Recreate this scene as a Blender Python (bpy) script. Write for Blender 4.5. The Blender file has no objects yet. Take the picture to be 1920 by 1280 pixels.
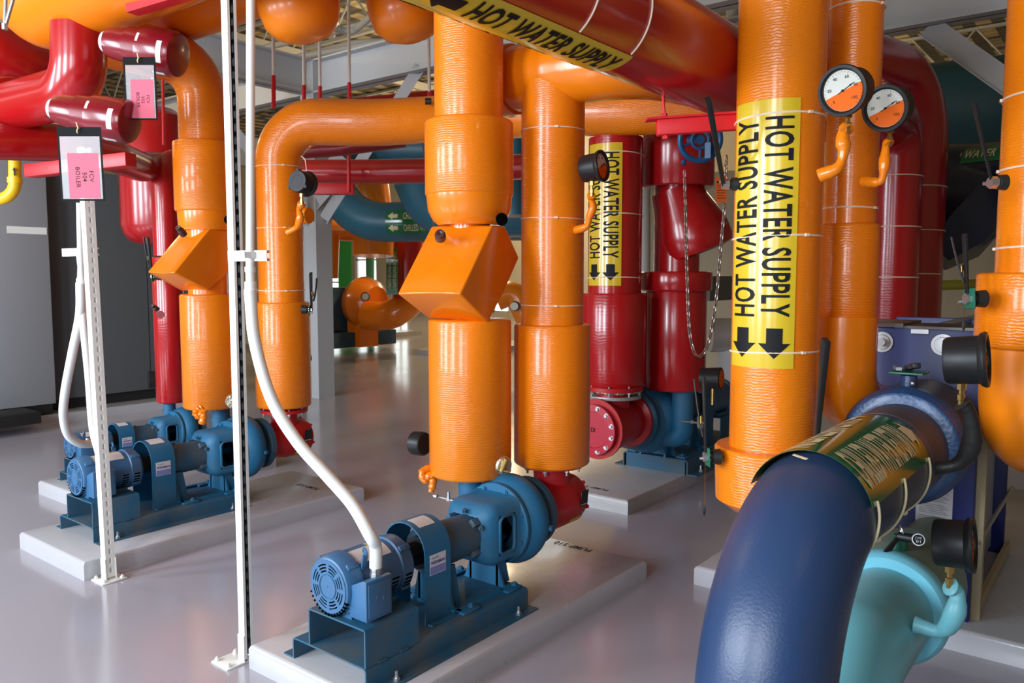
import bpy, bmesh, math, random
from mathutils import Vector, Matrix
random.seed(7)
PI = math.pi
S = bpy.context.scene
COL = S.collection

# ------------------------------------------------------------------ camera
# x runs along the pumps, y across them, z up; the eye stands 1.6 m over the floor
FPX = 1500.0; PITCH = math.atan(122 / 1500.0); HEAD = math.radians(38.15); EYE = Vector((0, 0, 1.6))
FW = Vector((math.cos(HEAD) * math.cos(PITCH), math.sin(HEAD) * math.cos(PITCH), -math.sin(PITCH)))
RT = Vector((math.sin(HEAD), -math.cos(HEAD), 0.0)); UP = RT.cross(FW)
cam = bpy.data.cameras.new('camera'); camo = bpy.data.objects.new('camera', cam); COL.objects.link(camo)
cam.sensor_width = 36.0; cam.lens = FPX / 1920.0 * 36.0; cam.clip_start = 0.05; cam.clip_end = 200
camo.location = EYE
camo.rotation_euler = Matrix((RT, UP, -FW)).transposed().to_euler()
cam.dof.use_dof = True; cam.dof.focus_distance = 3.6; cam.dof.aperture_fstop = 7.0
S.camera = camo
S.view_settings.view_transform = 'Standard'
try: S.view_settings.look = 'None'
except Exception: pass
S.view_settings.exposure = 0.0; S.view_settings.gamma = 1.0; S.view_settings.use_curve_mapping = False

# ------------------------------------------------------------------ world and light
w = bpy.data.worlds.new('sky'); S.world = w; w.use_nodes = True
bg = w.node_tree.nodes['Background']; bg.inputs[0].default_value = (0.75, 0.86, 1.0, 1); bg.inputs[1].default_value = 1.1

def area(name, loc, target, sx, sy, power, color):
    l = bpy.data.lights.new(name, 'AREA'); l.shape = 'RECTANGLE'; l.size = sx; l.size_y = sy
    l.energy = power; l.color = color
    o = bpy.data.objects.new(name, l); COL.objects.link(o); o.location = loc
    o.rotation_euler = (Vector(target) - Vector(loc)).to_track_quat('-Z', 'Y').to_euler()
    return o
DAY = (0.80, 0.90, 1.0)
WINX = -3.6
for i, (y, wd, pw) in enumerate([(-1.2, 1.1, 60), (0.6, 1.1, 190), (3.4, 1.2, 320), (6.0, 1.2, 300), (8.6, 1.2, 260)]):
    area('daylight_window', (WINX + 0.05, y, 2.5), (5, y, 2.0), wd, 2.6, pw, DAY)
for x, y, p in ((1.2, 7.6, 120), (13, 11, 520), (13, 3, 25), (4.0, 13.5, 200), (20, 16.3, 900), (19, 6, 120), (0.5, -2.5, 30)):  # unseen warm fill lights added overhead, no fittings stand there
    l = bpy.data.lights.new('warm_fill', 'POINT'); l.energy = p; l.color = (1.0, 0.76, 0.44); l.shadow_soft_size = 0.22
    o = bpy.data.objects.new('warm_fill', l); COL.objects.link(o); o.location = (x, y, 5.3)

# ------------------------------------------------------------------ points in the room read off a sight line
def ray(px, py): return FW + RT * ((px - 960) / FPX) - UP * ((py - 640) / FPX)
def atx(px, py, x): d = ray(px, py); return EYE + d * ((x - EYE.x) / d.x)
def aty(px, py, y): d = ray(px, py); return EYE + d * ((y - EYE.y) / d.y)
def atz(px, py, z=0.0): d = ray(px, py); return EYE + d * ((z - EYE.z) / d.z)
def atd(px, py, D): return EYE + ray(px, py) * D
def zat(py, D): return (EYE + ray(960, py) * D).z

# ------------------------------------------------------------------ materials
MATS = {}
def nmat(name, col, rough=0.5, metal=0.0, spec=0.5, coat=0.0):
    m = bpy.data.materials.new(name); m.use_nodes = True
    b = m.node_tree.nodes['Principled BSDF']
    b.inputs['Base Color'].default_value = (*col, 1); b.inputs['Roughness'].default_value = rough
    b.inputs['Metallic'].default_value = metal; b.inputs['Specular IOR Level'].default_value = spec
    b.inputs['Coat Weight'].default_value = coat; b.inputs['Coat Roughness'].default_value = 0.12
    MATS[name] = m; return m
def bump(m, scale=(1, 1, 1), nscale=8, strength=0.3, dist=0.01, detail=3, wave=None, mixcol=None, rvar=None):
    nt = m.node_tree; N = nt.nodes; L = nt.links; b = N['Principled BSDF']
    tc = N.new('ShaderNodeTexCoord'); mp = N.new('ShaderNodeMapping'); mp.inputs['Scale'].default_value = scale
    L.new(tc.outputs['Object'], mp.inputs['Vector'])
    n = N.new('ShaderNodeTexNoise'); n.inputs['Scale'].default_value = nscale; n.inputs['Detail'].default_value = detail
    L.new(mp.outputs[0], n.inputs['Vector'])
    h = n.outputs['Fac']
    if wave:
        wv = N.new('ShaderNodeTexWave'); wv.bands_direction = 'Z'; wv.inputs['Scale'].default_value = wave[0]
        wv.inputs['Distortion'].default_value = wave[1]; wv.inputs['Detail'].default_value = 2; wv.inputs['Detail Scale'].default_value = wave[3]
        L.new(tc.outputs['Object'], wv.inputs['Vector'])
        n3 = N.new('ShaderNodeTexNoise'); n3.inputs['Scale'].default_value = 2.2; n3.inputs['Detail'].default_value = 2
        L.new(tc.outputs['Object'], n3.inputs['Vector'])
        mu = N.new('ShaderNodeMath'); mu.operation = 'MULTIPLY'; L.new(wv.outputs['Fac'], mu.inputs[0]); L.new(n3.outputs['Fac'], mu.inputs[1])
        ma = N.new('ShaderNodeMath'); ma.operation = 'MULTIPLY_ADD'; ma.inputs[1].default_value = wave[2]
        L.new(mu.outputs[0], ma.inputs[0]); L.new(h, ma.inputs[2]); h = ma.outputs[0]
    bp = N.new('ShaderNodeBump'); bp.inputs['Strength'].default_value = strength; bp.inputs['Distance'].default_value = dist
    L.new(h, bp.inputs['Height']); L.new(bp.outputs[0], b.inputs['Normal'])
    if mixcol:
        n2 = N.new('ShaderNodeTexNoise'); n2.inputs['Scale'].default_value = mixcol[1]; n2.inputs['Detail'].default_value = 4
        L.new(tc.outputs['Object'], n2.inputs['Vector'])
        r = N.new('ShaderNodeValToRGB'); r.color_ramp.elements[0].position = mixcol[2]; r.color_ramp.elements[1].position = mixcol[3]
        r.color_ramp.elements[0].color = b.inputs['Base Color'].default_value; r.color_ramp.elements[1].color = (*mixcol[0], 1)
        L.new(n2.outputs['Fac'], r.inputs[0]); L.new(r.outputs[0], b.inputs['Base Color'])
        if rvar:
            r2 = N.new('ShaderNodeMapRange'); r2.inputs['To Min'].default_value = rvar[0]; r2.inputs['To Max'].default_value = rvar[1]
            L.new(n2.outputs['Fac'], r2.inputs[0]); L.new(r2.outputs[0], b.inputs['Roughness'])
    return m
ORANGE = (0.82, 0.205, 0.003)
M_ow = bump(nmat('orange_lagging', ORANGE, 0.30, coat=0.35), (1, 1, 1), 14, 0.55, 0.005, 3, wave=(30, 5, 0.6, 1.5), mixcol=((0.80, 0.19, 0.003), 3, 0.4, 0.8))
M_os = bump(nmat('orange_mastic', ORANGE, 0.24, coat=0.4), (1, 1, 1), 9, 0.4, 0.006, 3, mixcol=((0.80, 0.20, 0.003), 4, 0.4, 0.8))
M_oh = bump(nmat('orange_header_jacket', ORANGE, 0.33, coat=0.2), (1, 1, 1), 5, 0.3, 0.008, 2)
RED = (0.40, 0.006, 0.008)
M_rw = bump(nmat('red_lagging', RED, 0.25, coat=0.4), (1, 1, 1), 9, 0.3, 0.005, 2, wave=(14, 5, 0.4, 1.5))
M_rs = bump(nmat('red_jacket', RED, 0.24, coat=0.4), (1, 1, 1), 3, 0.15, 0.006, 2)
M_red = nmat('red_paint', (0.46, 0.008, 0.012), 0.38)
M_maroon = nmat('maroon_enamel', (0.20, 0.004, 0.010), 0.28, coat=0.3)
M_strut_red = nmat('bright_red_paint', (0.62, 0.014, 0.020), 0.4)
M_pump = bump(nmat('pump_blue', (0.010, 0.125, 0.255), 0.38), (1, 1, 1), 60, 0.12, 0.002, 3, mixcol=((0.045, 0.12, 0.18), 5, 0.5, 0.9), rvar=(0.35, 0.75))
M_pumpd = bump(nmat('pump_blue_dusty', (0.012, 0.095, 0.18), 0.5), (1, 1, 1), 60, 0.1, 0.002, 3, mixcol=((0.085, 0.10, 0.105), 6, 0.4, 0.75), rvar=(0.45, 0.85))
M_motor = bump(nmat('motor_blue', (0.035, 0.125, 0.26), 0.42), (1, 1, 1), 80, 0.1, 0.002, 3, mixcol=((0.06, 0.10, 0.14), 6, 0.45, 0.8))
M_navy = bump(nmat('navy_rubber', (0.020, 0.048, 0.125), 0.34), (1, 1, 1), 150, 0.35, 0.002, 4, mixcol=((0.034, 0.042, 0.075), 2.5, 0.4, 0.7))
M_navyd = bump(nmat('navy_dusty', (0.045, 0.048, 0.075), 0.5), (1, 1, 1), 40, 0.3, 0.003, 4, mixcol=((0.11, 0.085, 0.075), 4, 0.4, 0.75))
M_rope = bump(nmat('blue_mastic_band', (0.012, 0.055, 0.16), 0.38, coat=0.15), (1, 1, 1), 60, 0.7, 0.004, 4)
M_sky = bump(nmat('sky_blue_rubber', (0.17, 0.50, 0.58), 0.40), (1, 1, 1), 60, 0.12, 0.002, 3, mixcol=((0.19, 0.46, 0.50), 3, 0.4, 0.7))
M_skyg = bump(nmat('dusty_sage', (0.20, 0.29, 0.24), 0.55), (1, 1, 1), 30, 0.2, 0.003, 3)
M_teal = bump(nmat('slate_blue_jacket', (0.030, 0.13, 0.20), 0.38), (1, 1, 1), 3, 0.1, 0.005, 2)
M_darknavy = bump(nmat('dark_navy_jacket', (0.006, 0.012, 0.035), 0.3, coat=0.3), (1, 1, 1), 2, 0.2, 0.02, 2)
M_white = nmat('white_paint', (0.80, 0.80, 0.76), 0.35)
M_steel = nmat('galvanised', (0.55, 0.55, 0.56), 0.35, 0.9)
M_alu = nmat('bare_aluminium', (0.6, 0.6, 0.6), 0.4, 0.7)
M_brass = nmat('brass', (0.62, 0.42, 0.14), 0.28, 1.0)
M_black = nmat('black_plastic', (0.012, 0.012, 0.013), 0.42, spec=0.35)
M_blackm = nmat('black_vinyl', (0.010, 0.010, 0.010), 0.8, spec=0.15)
M_blackr = bump(nmat('black_tape', (0.016, 0.015, 0.014), 0.5), (1, 1, 1), 30, 0.5, 0.004, 3)
M_foil = bump(nmat('crumpled_foil', (0.6, 0.55, 0.42), 0.3, 0.8), (1, 1, 1), 60, 1.0, 0.01, 3)
M_nylon = nmat('nylon_tie', (0.85, 0.66, 0.50), 0.45)
M_cream = nmat('cream_tie', (0.72, 0.60, 0.34), 0.5)
M_yellow = nmat('label_yellow', (0.66, 0.45, 0.025), 0.2, coat=0.15)
M_green = nmat('label_green', (0.006, 0.15, 0.045), 0.14, coat=0.5)
M_ink = nmat('label_ink', (0.008, 0.008, 0.008), 0.6, spec=0.2)
M_inkw = nmat('label_pale_ink', (0.78, 0.66, 0.42), 0.5)
M_paper = bump(nmat('white_sticker', (0.62, 0.62, 0.64), 0.5), (1, 1, 1), 3, 0.0, 0.0)
M_pink = nmat('pink_card', (0.70, 0.15, 0.21), 0.85, spec=0.1)
M_yel = nmat('yellow_paint', (0.80, 0.50, 0.01), 0.35)
M_orangetag = nmat('orange_tag', (0.60, 0.10, 0.01), 0.5)
M_valvegreen = nmat('valve_green', (0.01, 0.12, 0.07), 0.4)
M_wheel = nmat('handwheel_blue', (0.010, 0.10, 0.26), 0.4)
M_hx = nmat('exchanger_blue', (0.004, 0.011, 0.13), 0.42)
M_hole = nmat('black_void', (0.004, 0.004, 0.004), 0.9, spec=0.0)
M_plug = nmat('brown_plug', (0.08, 0.03, 0.03), 0.4)
M_grey = bump(nmat('boiler_grey', (0.095, 0.100, 0.105), 0.45), (1, 1, 1), 2, 0.05, 0.01)
M_greyl = nmat('boiler_pale_grey', (0.30, 0.31, 0.33), 0.42)
M_plinth = nmat('black_plinth', (0.012, 0.012, 0.012), 0.6)
M_sttile = nmat('pale_steel_paint', (0.46, 0.46, 0.47), 0.45)
M_joist = nmat('joist_paint', (0.42, 0.41, 0.37), 0.5)
M_chain = nmat('chain_steel', (0.50, 0.45, 0.42), 0.3, 1.0)
M_glassfilm = nmat('clear_sleeve', (0.8, 0.8, 0.8), 0.05)
b = M_glassfilm.node_tree.nodes['Principled BSDF']; b.inputs['Alpha'].default_value = 0.22; b.inputs['Roughness'].default_value = 0.3
M_dial = nmat('dial_white', (0.66, 0.66, 0.58), 0.6, spec=0.2)
M_dialo = nmat('dial_orange', (0.80, 0.13, 0.004), 0.6, spec=0.2)
M_sleevegl = M_glassfilm

# floor: glossy lilac-grey epoxy
M_floor = nmat('floor_epoxy', (0.40, 0.385, 0.445), 0.13, spec=0.6, coat=0.3)
bump(M_floor, (1, 1, 1), 1.6, 0.05, 0.02, 2, mixcol=((0.405, 0.38, 0.42), 0.9, 0.35, 0.75), rvar=(0.10, 0.24))
M_pad = bump(nmat('pad_paint', (0.47, 0.465, 0.50), 0.22, spec=0.5, coat=0.2), (1, 1, 1), 5, 0.12, 0.01, 4, mixcol=((0.41, 0.39, 0.38), 2, 0.35, 0.8), rvar=(0.15, 0.4))
M_wall = bump(nmat('wall_tan', (0.40, 0.32, 0.21), 0.7), (1, 1, 1), 30, 0.05, 0.003)
M_wallb = nmat('wall_pale', (0.50, 0.46, 0.38), 0.7)
M_tealwall = nmat('wall_teal', (0.020, 0.075, 0.085), 0.7)
# roof deck with ribs and tan patches of sprayed fireproofing
M_deck = nmat('roof_deck', (0.42, 0.33, 0.19), 0.8)
nt = M_deck.node_tree; N = nt.nodes; L = nt.links
tc = N.new('ShaderNodeTexCoord'); wv = N.new('ShaderNodeTexWave'); wv.bands_direction = 'X'; wv.inputs['Scale'].default_value = 1.0
L.new(tc.outputs['Object'], wv.inputs['Vector']); br = N.new('ShaderNodeTexBrick'); br.inputs['Scale'].default_value = 0.45
br.inputs['Color1'].default_value = (0.62, 0.47, 0.20, 1); br.inputs['Color2'].default_value = (0.34, 0.29, 0.19, 1); br.inputs['Mortar'].default_value = (0.10, 0.09, 0.07, 1)
br.inputs['Mortar Size'].default_value = 0.06; L.new(tc.outputs['Object'], br.inputs['Vector'])
L.new(br.outputs[0], N['Principled BSDF'].inputs['Base Color'])
bp = N.new('ShaderNodeBump'); bp.inputs['Strength'].default_value = 0.6; bp.inputs['Distance'].default_value = 0.05
L.new(wv.outputs['Fac'], bp.inputs['Height']); L.new(bp.outputs[0], N['Principled BSDF'].inputs['Normal'])
# sky seen through far windows
M_daysky = bpy.data.materials.new('daylight_outside'); M_daysky.use_nodes = True
nt = M_daysky.node_tree; nt.nodes.clear(); e = nt.nodes.new('ShaderNodeEmission'); e.inputs[0].default_value = (0.93, 1.0, 0.97, 1); e.inputs[1].default_value = 2.2
o_ = nt.nodes.new('ShaderNodeOutputMaterial'); nt.links.new(e.outputs[0], o_.inputs[0])
M_lawn = nmat('bright_green_panel', (0.05, 0.50, 0.10), 0.6)
M_greenpipe = nmat('green_pipe', (0.01, 0.30, 0.14), 0.4)

# ------------------------------------------------------------------ mesh helpers
def frame(d, ref=None):
    d = Vector(d).normalized()
    r = Vector(ref) if ref is not None else (Vector((0, 0, 1)) if abs(d.z) < 0.9 else Vector((1, 0, 0)))
    a = (r - d * r.dot(d)).normalized(); return a, d.cross(a), d
class MB:
    def __init__(s): s.bm = bmesh.new()
    def face(s, vs):
        try: return s.bm.faces.new(vs)
        except ValueError: return None
    def box(s, lo, hi, M=None, bev=0):
        x0, y0, z0 = lo; x1, y1, z1 = hi
        c = [(x0, y0, z0), (x1, y0, z0), (x1, y1, z0), (x0, y1, z0), (x0, y0, z1), (x1, y0, z1), (x1, y1, z1), (x0, y1, z1)]
        v = [s.bm.verts.new(M @ Vector(p) if M else p) for p in c]
        fs = [s.face([v[i] for i in f]) for f in ((0, 3, 2, 1), (4, 5, 6, 7), (0, 1, 5, 4), (1, 2, 6, 5), (2, 3, 7, 6), (3, 0, 4, 7))]
        if bev:
            es = {e for f in fs for e in f.edges}
            bmesh.ops.bevel(s.bm, geom=list(es), offset=bev, segments=2, affect='EDGES', profile=0.5)
        return s
    def hexa(s, pts, bev=0, seg=2):   # 8 corners: bottom loop then top loop
        v = [s.bm.verts.new(p) for p in pts]
        fs = [s.face([v[i] for i in f]) for f in ((0, 3, 2, 1), (4, 5, 6, 7), (0, 1, 5, 4), (1, 2, 6, 5), (2, 3, 7, 6), (3, 0, 4, 7))]
        if bev:
            es = {e for f in fs for e in f.edges}
            bmesh.ops.bevel(s.bm, geom=list(es), offset=bev, segments=seg, affect='EDGES', profile=0.5)
        return s
    def lathe(s, prof, org, axis, seg=48, ref=None):   # prof = (along, radius)
        a, b_, d = frame(axis, ref); org = Vector(org); prev = None
        for t, r in prof:
            c = org + d * t
            cur = [s.bm.verts.new(c)] if r < 1e-6 else [s.bm.verts.new(c + (a * math.cos(2 * PI * k / seg) + b_ * math.sin(2 * PI * k / seg)) * r) for k in range(seg)]
            if prev is not None:
                if len(prev) == 1 and len(cur) > 1:
                    for k in range(seg): s.face([prev[0], cur[(k + 1) % seg], cur[k]])
                elif len(cur) == 1 and len(prev) > 1:
                    for k in range(seg): s.face([prev[k], prev[(k + 1) % seg], cur[0]])
                elif len(cur) > 1:
                    for k in range(seg): s.face([prev[k], prev[(k + 1) % seg], cur[(k + 1) % seg], cur[k]])
            prev = cur
        return s
    def cyl(s, p0, p1, r, seg=32, r2=None):
        p0 = Vector(p0); p1 = Vector(p1); L_ = (p1 - p0).length
        return s.lathe([(0, 0), (0, r), (L_, r if r2 is None else r2), (L_, 0)], p0, p1 - p0, seg)
    def sweep(s, path, r, seg=32, caps=True):
        P = [Vector(p) for p in path]; n = len(P); R = r if isinstance(r, (list, tuple)) else [r] * n
        T = [(P[min(i + 1, n - 1)] - P[max(i - 1, 0)]).normalized() for i in range(n)]
        a, b_, _ = frame(T[0]); rings = []
        for i in range(n):
            a = (a - T[i] * a.dot(T[i])).normalized(); b_ = T[i].cross(a)
            rings.append([s.bm.verts.new(P[i] + (a * math.cos(2 * PI * k / seg) + b_ * math.sin(2 * PI * k / seg)) * R[i]) for k in range(seg)])
        for i in range(n - 1):
            for k in range(seg): s.face([rings[i][k], rings[i][(k + 1) % seg], rings[i + 1][(k + 1) % seg], rings[i + 1][k]])
        if caps: s.face(list(reversed(rings[0]))); s.face(rings[-1])
        return s
    def torus(s, c, axis, R, r, seg=40, rs=8, a0=0, a1=2 * PI, ref=None):
        a, b_, d = frame(axis, ref); c = Vector(c); full = abs(a1 - a0 - 2 * PI) < 1e-6
        n = seg if full else seg + 1; rings = []
        for i in range(n):
            t = a0 + (a1 - a0) * i / seg; u = a * math.cos(t) + b_ * math.sin(t)
            rings.append([s.bm.verts.new(c + u * (R + r * math.cos(2 * PI * k / rs)) + d * (r * math.sin(2 * PI * k / rs))) for k in range(rs)])
        for i in range(n if full else n - 1):
            A_, B_ = rings[i], rings[(i + 1) % n]
            for k in range(rs): s.face([A_[k], B_[k], B_[(k + 1) % rs], A_[(k + 1) % rs]])
        return s
    def prism(s, poly, org, u, v, ext, bev=0):      # polygon in (u,v) at org, extruded by the vector ext
        org = Vector(org); u = Vector(u); v = Vector(v); ext = Vector(ext)
        A_ = [s.bm.verts.new(org + u * x + v * y) for x, y in poly]; B_ = [s.bm.verts.new(org + u * x + v * y + ext) for x, y in poly]
        n = len(poly); fs = [s.face(list(reversed(A_))), s.face(B_)]
        for i in range(n): fs.append(s.face([A_[i], A_[(i + 1) % n], B_[(i + 1) % n], B_[i]]))
        if bev:
            es = {e for f in fs if f for e in f.edges}
            bmesh.ops.bevel(s.bm, geom=list(es), offset=bev, segments=2, affect='EDGES', profile=0.5)
        return s
    def build(s, name, mat, parent=None, ang=35):
        bm = s.bm; bmesh.ops.recalc_face_normals(bm, faces=bm.faces[:]); bm.normal_update()
        for f in bm.faces: f.smooth = True
        ca = math.radians(ang)
        for e in bm.edges:
            if len(e.link_faces) == 2: e.smooth = e.calc_face_angle(0) < ca
        me = bpy.data.meshes.new(name); bm.to_mesh(me); bm.free(); me.materials.append(mat)
        o = bpy.data.objects.new(name, me); COL.objects.link(o)
        if parent is not None: setp(o, parent)
        return o
def setp(o, parent):
    o.parent = parent
    M = Matrix.Translation(parent.location) @ parent.rotation_euler.to_matrix().to_4x4() if parent.type == 'EMPTY' else Matrix()
    o.matrix_parent_inverse = M.inverted()   # meshes are written in room coordinates
def tag(o, label=None, cat=None, group=None, kind=None):
    if label: o['label'] = label
    if cat: o['category'] = cat
    if group: o['group'] = group
    if kind: o['kind'] = kind
    return o
def thing(name, loc, label, cat, group=None):
    o = bpy.data.objects.new(name, None); COL.objects.link(o); o.location = loc; o.empty_display_size = 0.05
    return tag(o, label, cat, group)
def bezpath(pts, R, n=8):      # polyline with rounded corners of radius R (or list)
    P = [Vector(p) for p in pts]; out = [P[0]]
    for i in range(1, len(P) - 1):
        r = R[i - 1] if isinstance(R, (list, tuple)) else R
        d0 = (P[i - 1] - P[i]); d1 = (P[i + 1] - P[i]); ang = d0.angle(d1)
        t = min(r / math.tan(ang / 2), d0.length * 0.499, d1.length * 0.499); rr = t * math.tan(ang / 2)
        d0.normalize(); d1.normalize(); bis = (d0 + d1).normalized(); c = P[i] + bis * (rr / math.sin(ang / 2))
        a = (P[i] + d0 * t) - c; b_ = (P[i] + d1 * t) - c; tot = a.angle(b_); ax = a.cross(b_).normalized()
        for k in range(n + 1): out.append(c + Matrix.Rotation(tot * k / n, 3, ax) @ a)
    out.append(P[-1]); return out
def spline(pts, n=10):         # Catmull-Rom
    P = [Vector(p) for p in pts]; P = [P[0] * 2 - P[1]] + P + [P[-1] * 2 - P[-2]]; out = []
    for i in range(1, len(P) - 2):
        for k in range(n):
            t = k / n; p0, p1, p2, p3 = P[i - 1:i + 3]
            out.append(0.5 * ((2 * p1) + (p2 - p0) * t + (2 * p0 - 5 * p1 + 4 * p2 - p3) * t * t + (3 * p1 - p0 - 3 * p2 + p3) * t ** 3))
    out.append(P[-2]); return out
def textbm(txt, w_=None, h_=None, bold=0.02):
    c = bpy.data.curves.new('t', 'FONT'); c.body = txt; c.offset = bold; c.space_character = 1.08; c.align_x = 'CENTER'; c.align_y = 'CENTER'; c.resolution_u = 3
    o = bpy.data.objects.new('t', c); COL.objects.link(o); dg = bpy.context.evaluated_depsgraph_get()
    me = bpy.data.meshes.new_from_object(o.evaluated_get(dg)); bpy.data.objects.remove(o); bpy.data.curves.remove(c)
    bm = bmesh.new(); bm.from_mesh(me); bpy.data.meshes.remove(me)
    xs = [v.co.x for v in bm.verts]; ys = [v.co.y for v in bm.verts]
    cx, cy = (min(xs) + max(xs)) / 2, (min(ys) + max(ys)) / 2; W_, H_ = max(xs) - min(xs), max(ys) - min(ys)
    sx = (w_ / W_) if w_ else (h_ / H_); sy = (h_ / H_) if h_ else sx
    for v in bm.verts: v.co = Vector(((v.co.x - cx) * sx, (v.co.y - cy) * sy, 0))
    return bm
def flat_text(txt, org, u, v, parent, mat, w_=None, h_=None, bold=0.02, name='lettering'):
    bm = textbm(txt, w_, h_, bold); u = Vector(u); v = Vector(v); org = Vector(org)
    for q in bm.verts: q.co = org + u * q.co.x + v * q.co.y
    m = MB(); m.bm.free(); m.bm = bm; return m.build(name, mat, parent)
def wrapbm(bm, p0, u, n, r, step=0.02):   # x along u, y around the pipe from the outward direction n
    u = Vector(u).normalized(); n = Vector(n); n = (n - u * n.dot(u)).normalized(); t = n.cross(u)
    ys = [q.co.y for q in bm.verts]; lo, hi = min(ys), max(ys); k = int((hi - lo) / step)
    for i in range(1, k + 1):
        y = lo + (hi - lo) * i / (k + 1)
        bmesh.ops.bisect_plane(bm, geom=bm.verts[:] + bm.edges[:] + bm.faces[:], plane_co=(0, y, 0), plane_no=(0, 1, 0))
    for q in bm.verts:
        x, y = q.co.x, q.co.y; q.co = Vector(p0) + u * x + (n * math.cos(y / r) + t * math.sin(y / r)) * r
    return bm
def wrap_rect(parent, p0, u, n, r, L_, W_, mat, name='pipe_label'):
    bm = bmesh.new(); v = [bm.verts.new(p) for p in ((-L_ / 2, -W_ / 2, 0), (L_ / 2, -W_ / 2, 0), (L_ / 2, W_ / 2, 0), (-L_ / 2, W_ / 2, 0))]; bm.faces.new(v)
    wrapbm(bm, p0, u, n, r); bm.normal_update(); bmesh.ops.solidify(bm, geom=bm.faces[:], thickness=0.0008)
    m = MB(); m.bm.free(); m.bm = bm; return m.build(name, mat, parent)
def wrap_text(parent, p0, u, n, r, txt, w_, h_, mat, off=0.0, along=0.0, rot=0, bold=0.02):
    bm = textbm(txt, w_, h_, bold)
    for q in bm.verts:
        x, y = q.co.x, q.co.y
        if rot == 180: x, y = -x, -y
        q.co.x = x + along; q.co.y = y + off
    wrapbm(bm, p0, u, n, r); m = MB(); m.bm.free(); m.bm = bm; return m.build('lettering', mat, parent, 60)
def wrap_arrow(parent, p0, u, n, r, L_, W_, mat, off, along, sgn):
    bm = bmesh.new(); pts = [(0, -W_ * .25), (L_ * .5, -W_ * .25), (L_ * .5, -W_ * .5), (L_, 0), (L_ * .5, W_ * .5), (L_ * .5, W_ * .25), (0, W_ * .25)]
    f = bm.faces.new([bm.verts.new((along + sgn * (x - L_ / 2), off + y, 0)) for x, y in pts]); bmesh.ops.triangulate(bm, faces=[f])
    wrapbm(bm, p0, u, n, r); m = MB(); m.bm.free(); m.bm = bm; return m.build('arrow', mat, parent, 60)
def tie(parent, c, axis, R, mat=None, head=None, r=0.0028, name='cable_tie'):
    m = MB(); m.torus(c, axis, R + r * 0.6, r, 48, 6)
    if head is not None:
        a, b_, d = frame(axis); h = Vector(head); h = (h - d * h.dot(d)).normalized(); q = Vector(c) + h * (R + 0.005)
        t = d.cross(h); m.box((-0.006, -0.005, -0.005), (0.010, 0.005, 0.005), Matrix((t, h, d)).transposed().to_4x4() if False else Matrix.Translation(q) @ Matrix((t, h, d)).transposed().to_4x4())
    return m.build(name, mat or M_nylon, parent)
def bolt(m, p, d, r=0.010, h=0.010):
    d = Vector(d).normalized(); m.lathe([(0, 0), (0, r), (h, r), (h, r * .55), (h * 1.7, r * .5), (h * 1.7, 0)], p, d, 6)
def collar(name, c, z0, z1, r, parent, mat, rnd=0.012, seg=64):
    return MB().lathe([(0, 0), (0, r - rnd), (rnd * .5, r - rnd * .3), (rnd, r), (z1 - z0 - rnd, r), (z1 - z0 - rnd * .4, r - rnd * .3), (z1 - z0, r - rnd), (z1 - z0, 0)], (c[0], c[1], z0), (0, 0, 1), seg).build(name, mat, parent)

LOCAL = False
_setp = setp
def setp(o, parent):
    if LOCAL: o.parent = parent
    else: _setp(o, parent)

# ================================================================== THE SETTING
def struct(name, m, mat):
    o = m.build(name, mat); o['kind'] = 'structure'; return o
struct('floor', MB().box((-6, -12, -0.1), (34, 34, 0)), M_floor)
struct('ceiling', MB().box((-6, -12, 7.2), (34, 34, 7.3)), M_deck)
# far wall (beyond the hall) with tall window bays, tan wall to the right
def wall_y(name, y, x0, x1, z0, z1, holes, mat, th=0.2):
    m = MB(); xs = sorted({x0, x1, *[h for q in holes for h in q[:2]]})
    for a, b_ in zip(xs, xs[1:]):
        hs = [q for q in holes if q[0] <= a + 1e-6 and q[1] >= b_ - 1e-6]
        if hs:
            q = hs[0]
            if q[2] > z0: m.box((a, y, z0), (b_, y + th, q[2]))
            m.box((a, y, q[3]), (b_, y + th, z1))
        else: m.box((a, y, z0), (b_, y + th, z1))
    return struct(name, m, mat)
def wall_x(name, x, y0, y1, z0, z1, holes, mat, th=0.2):
    m = MB(); ys = sorted({y0, y1, *[h for q in holes for h in q[:2]]})
    for a, b_ in zip(ys, ys[1:]):
        hs = [q for q in holes if q[0] <= a + 1e-6 and q[1] >= b_ - 1e-6]
        if hs:
            q = hs[0]
            if q[2] > z0: m.box((x, a, z0), (x + th, b_, q[2]))
            m.box((x, a, q[3]), (x + th, b_, z1))
        else: m.box((x, a, z0), (x + th, b_, z1))
    return struct(name, m, mat)
BACKX = 24.0
FW_ = [(15.6, 17.4), (19.0, 20.6), (24.5, 25.5), (26.4, 27.8), (28.9, 31.2)]
wall_x('wall_back', BACKX, -12, 34, 0, 7.2, [(a_, b_, 0.2, 3.3) for a_, b_ in FW_], M_wallb)
wall_y('wall_left', 34, -6, 34, 0, 7.2, [], M_wallb)
wall_x('wall_front', WINX - 0.25, -12, 34, 0, 7.2, [(y - wd / 2, y + wd / 2, 1.2, 3.8) for y, wd in ((-1.2, 1.1), (0.6, 1.1), (3.4, 1.2), (6.0, 1.2), (8.6, 1.2))], M_wallb)
wall_y('wall_right', -9, -6, 34, 0, 7.2, [], M_wall)
struct('wall_partition', MB().box((11.0, -2.5, 0), (11.15, 6.3, 3.1)), M_wall)
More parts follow.
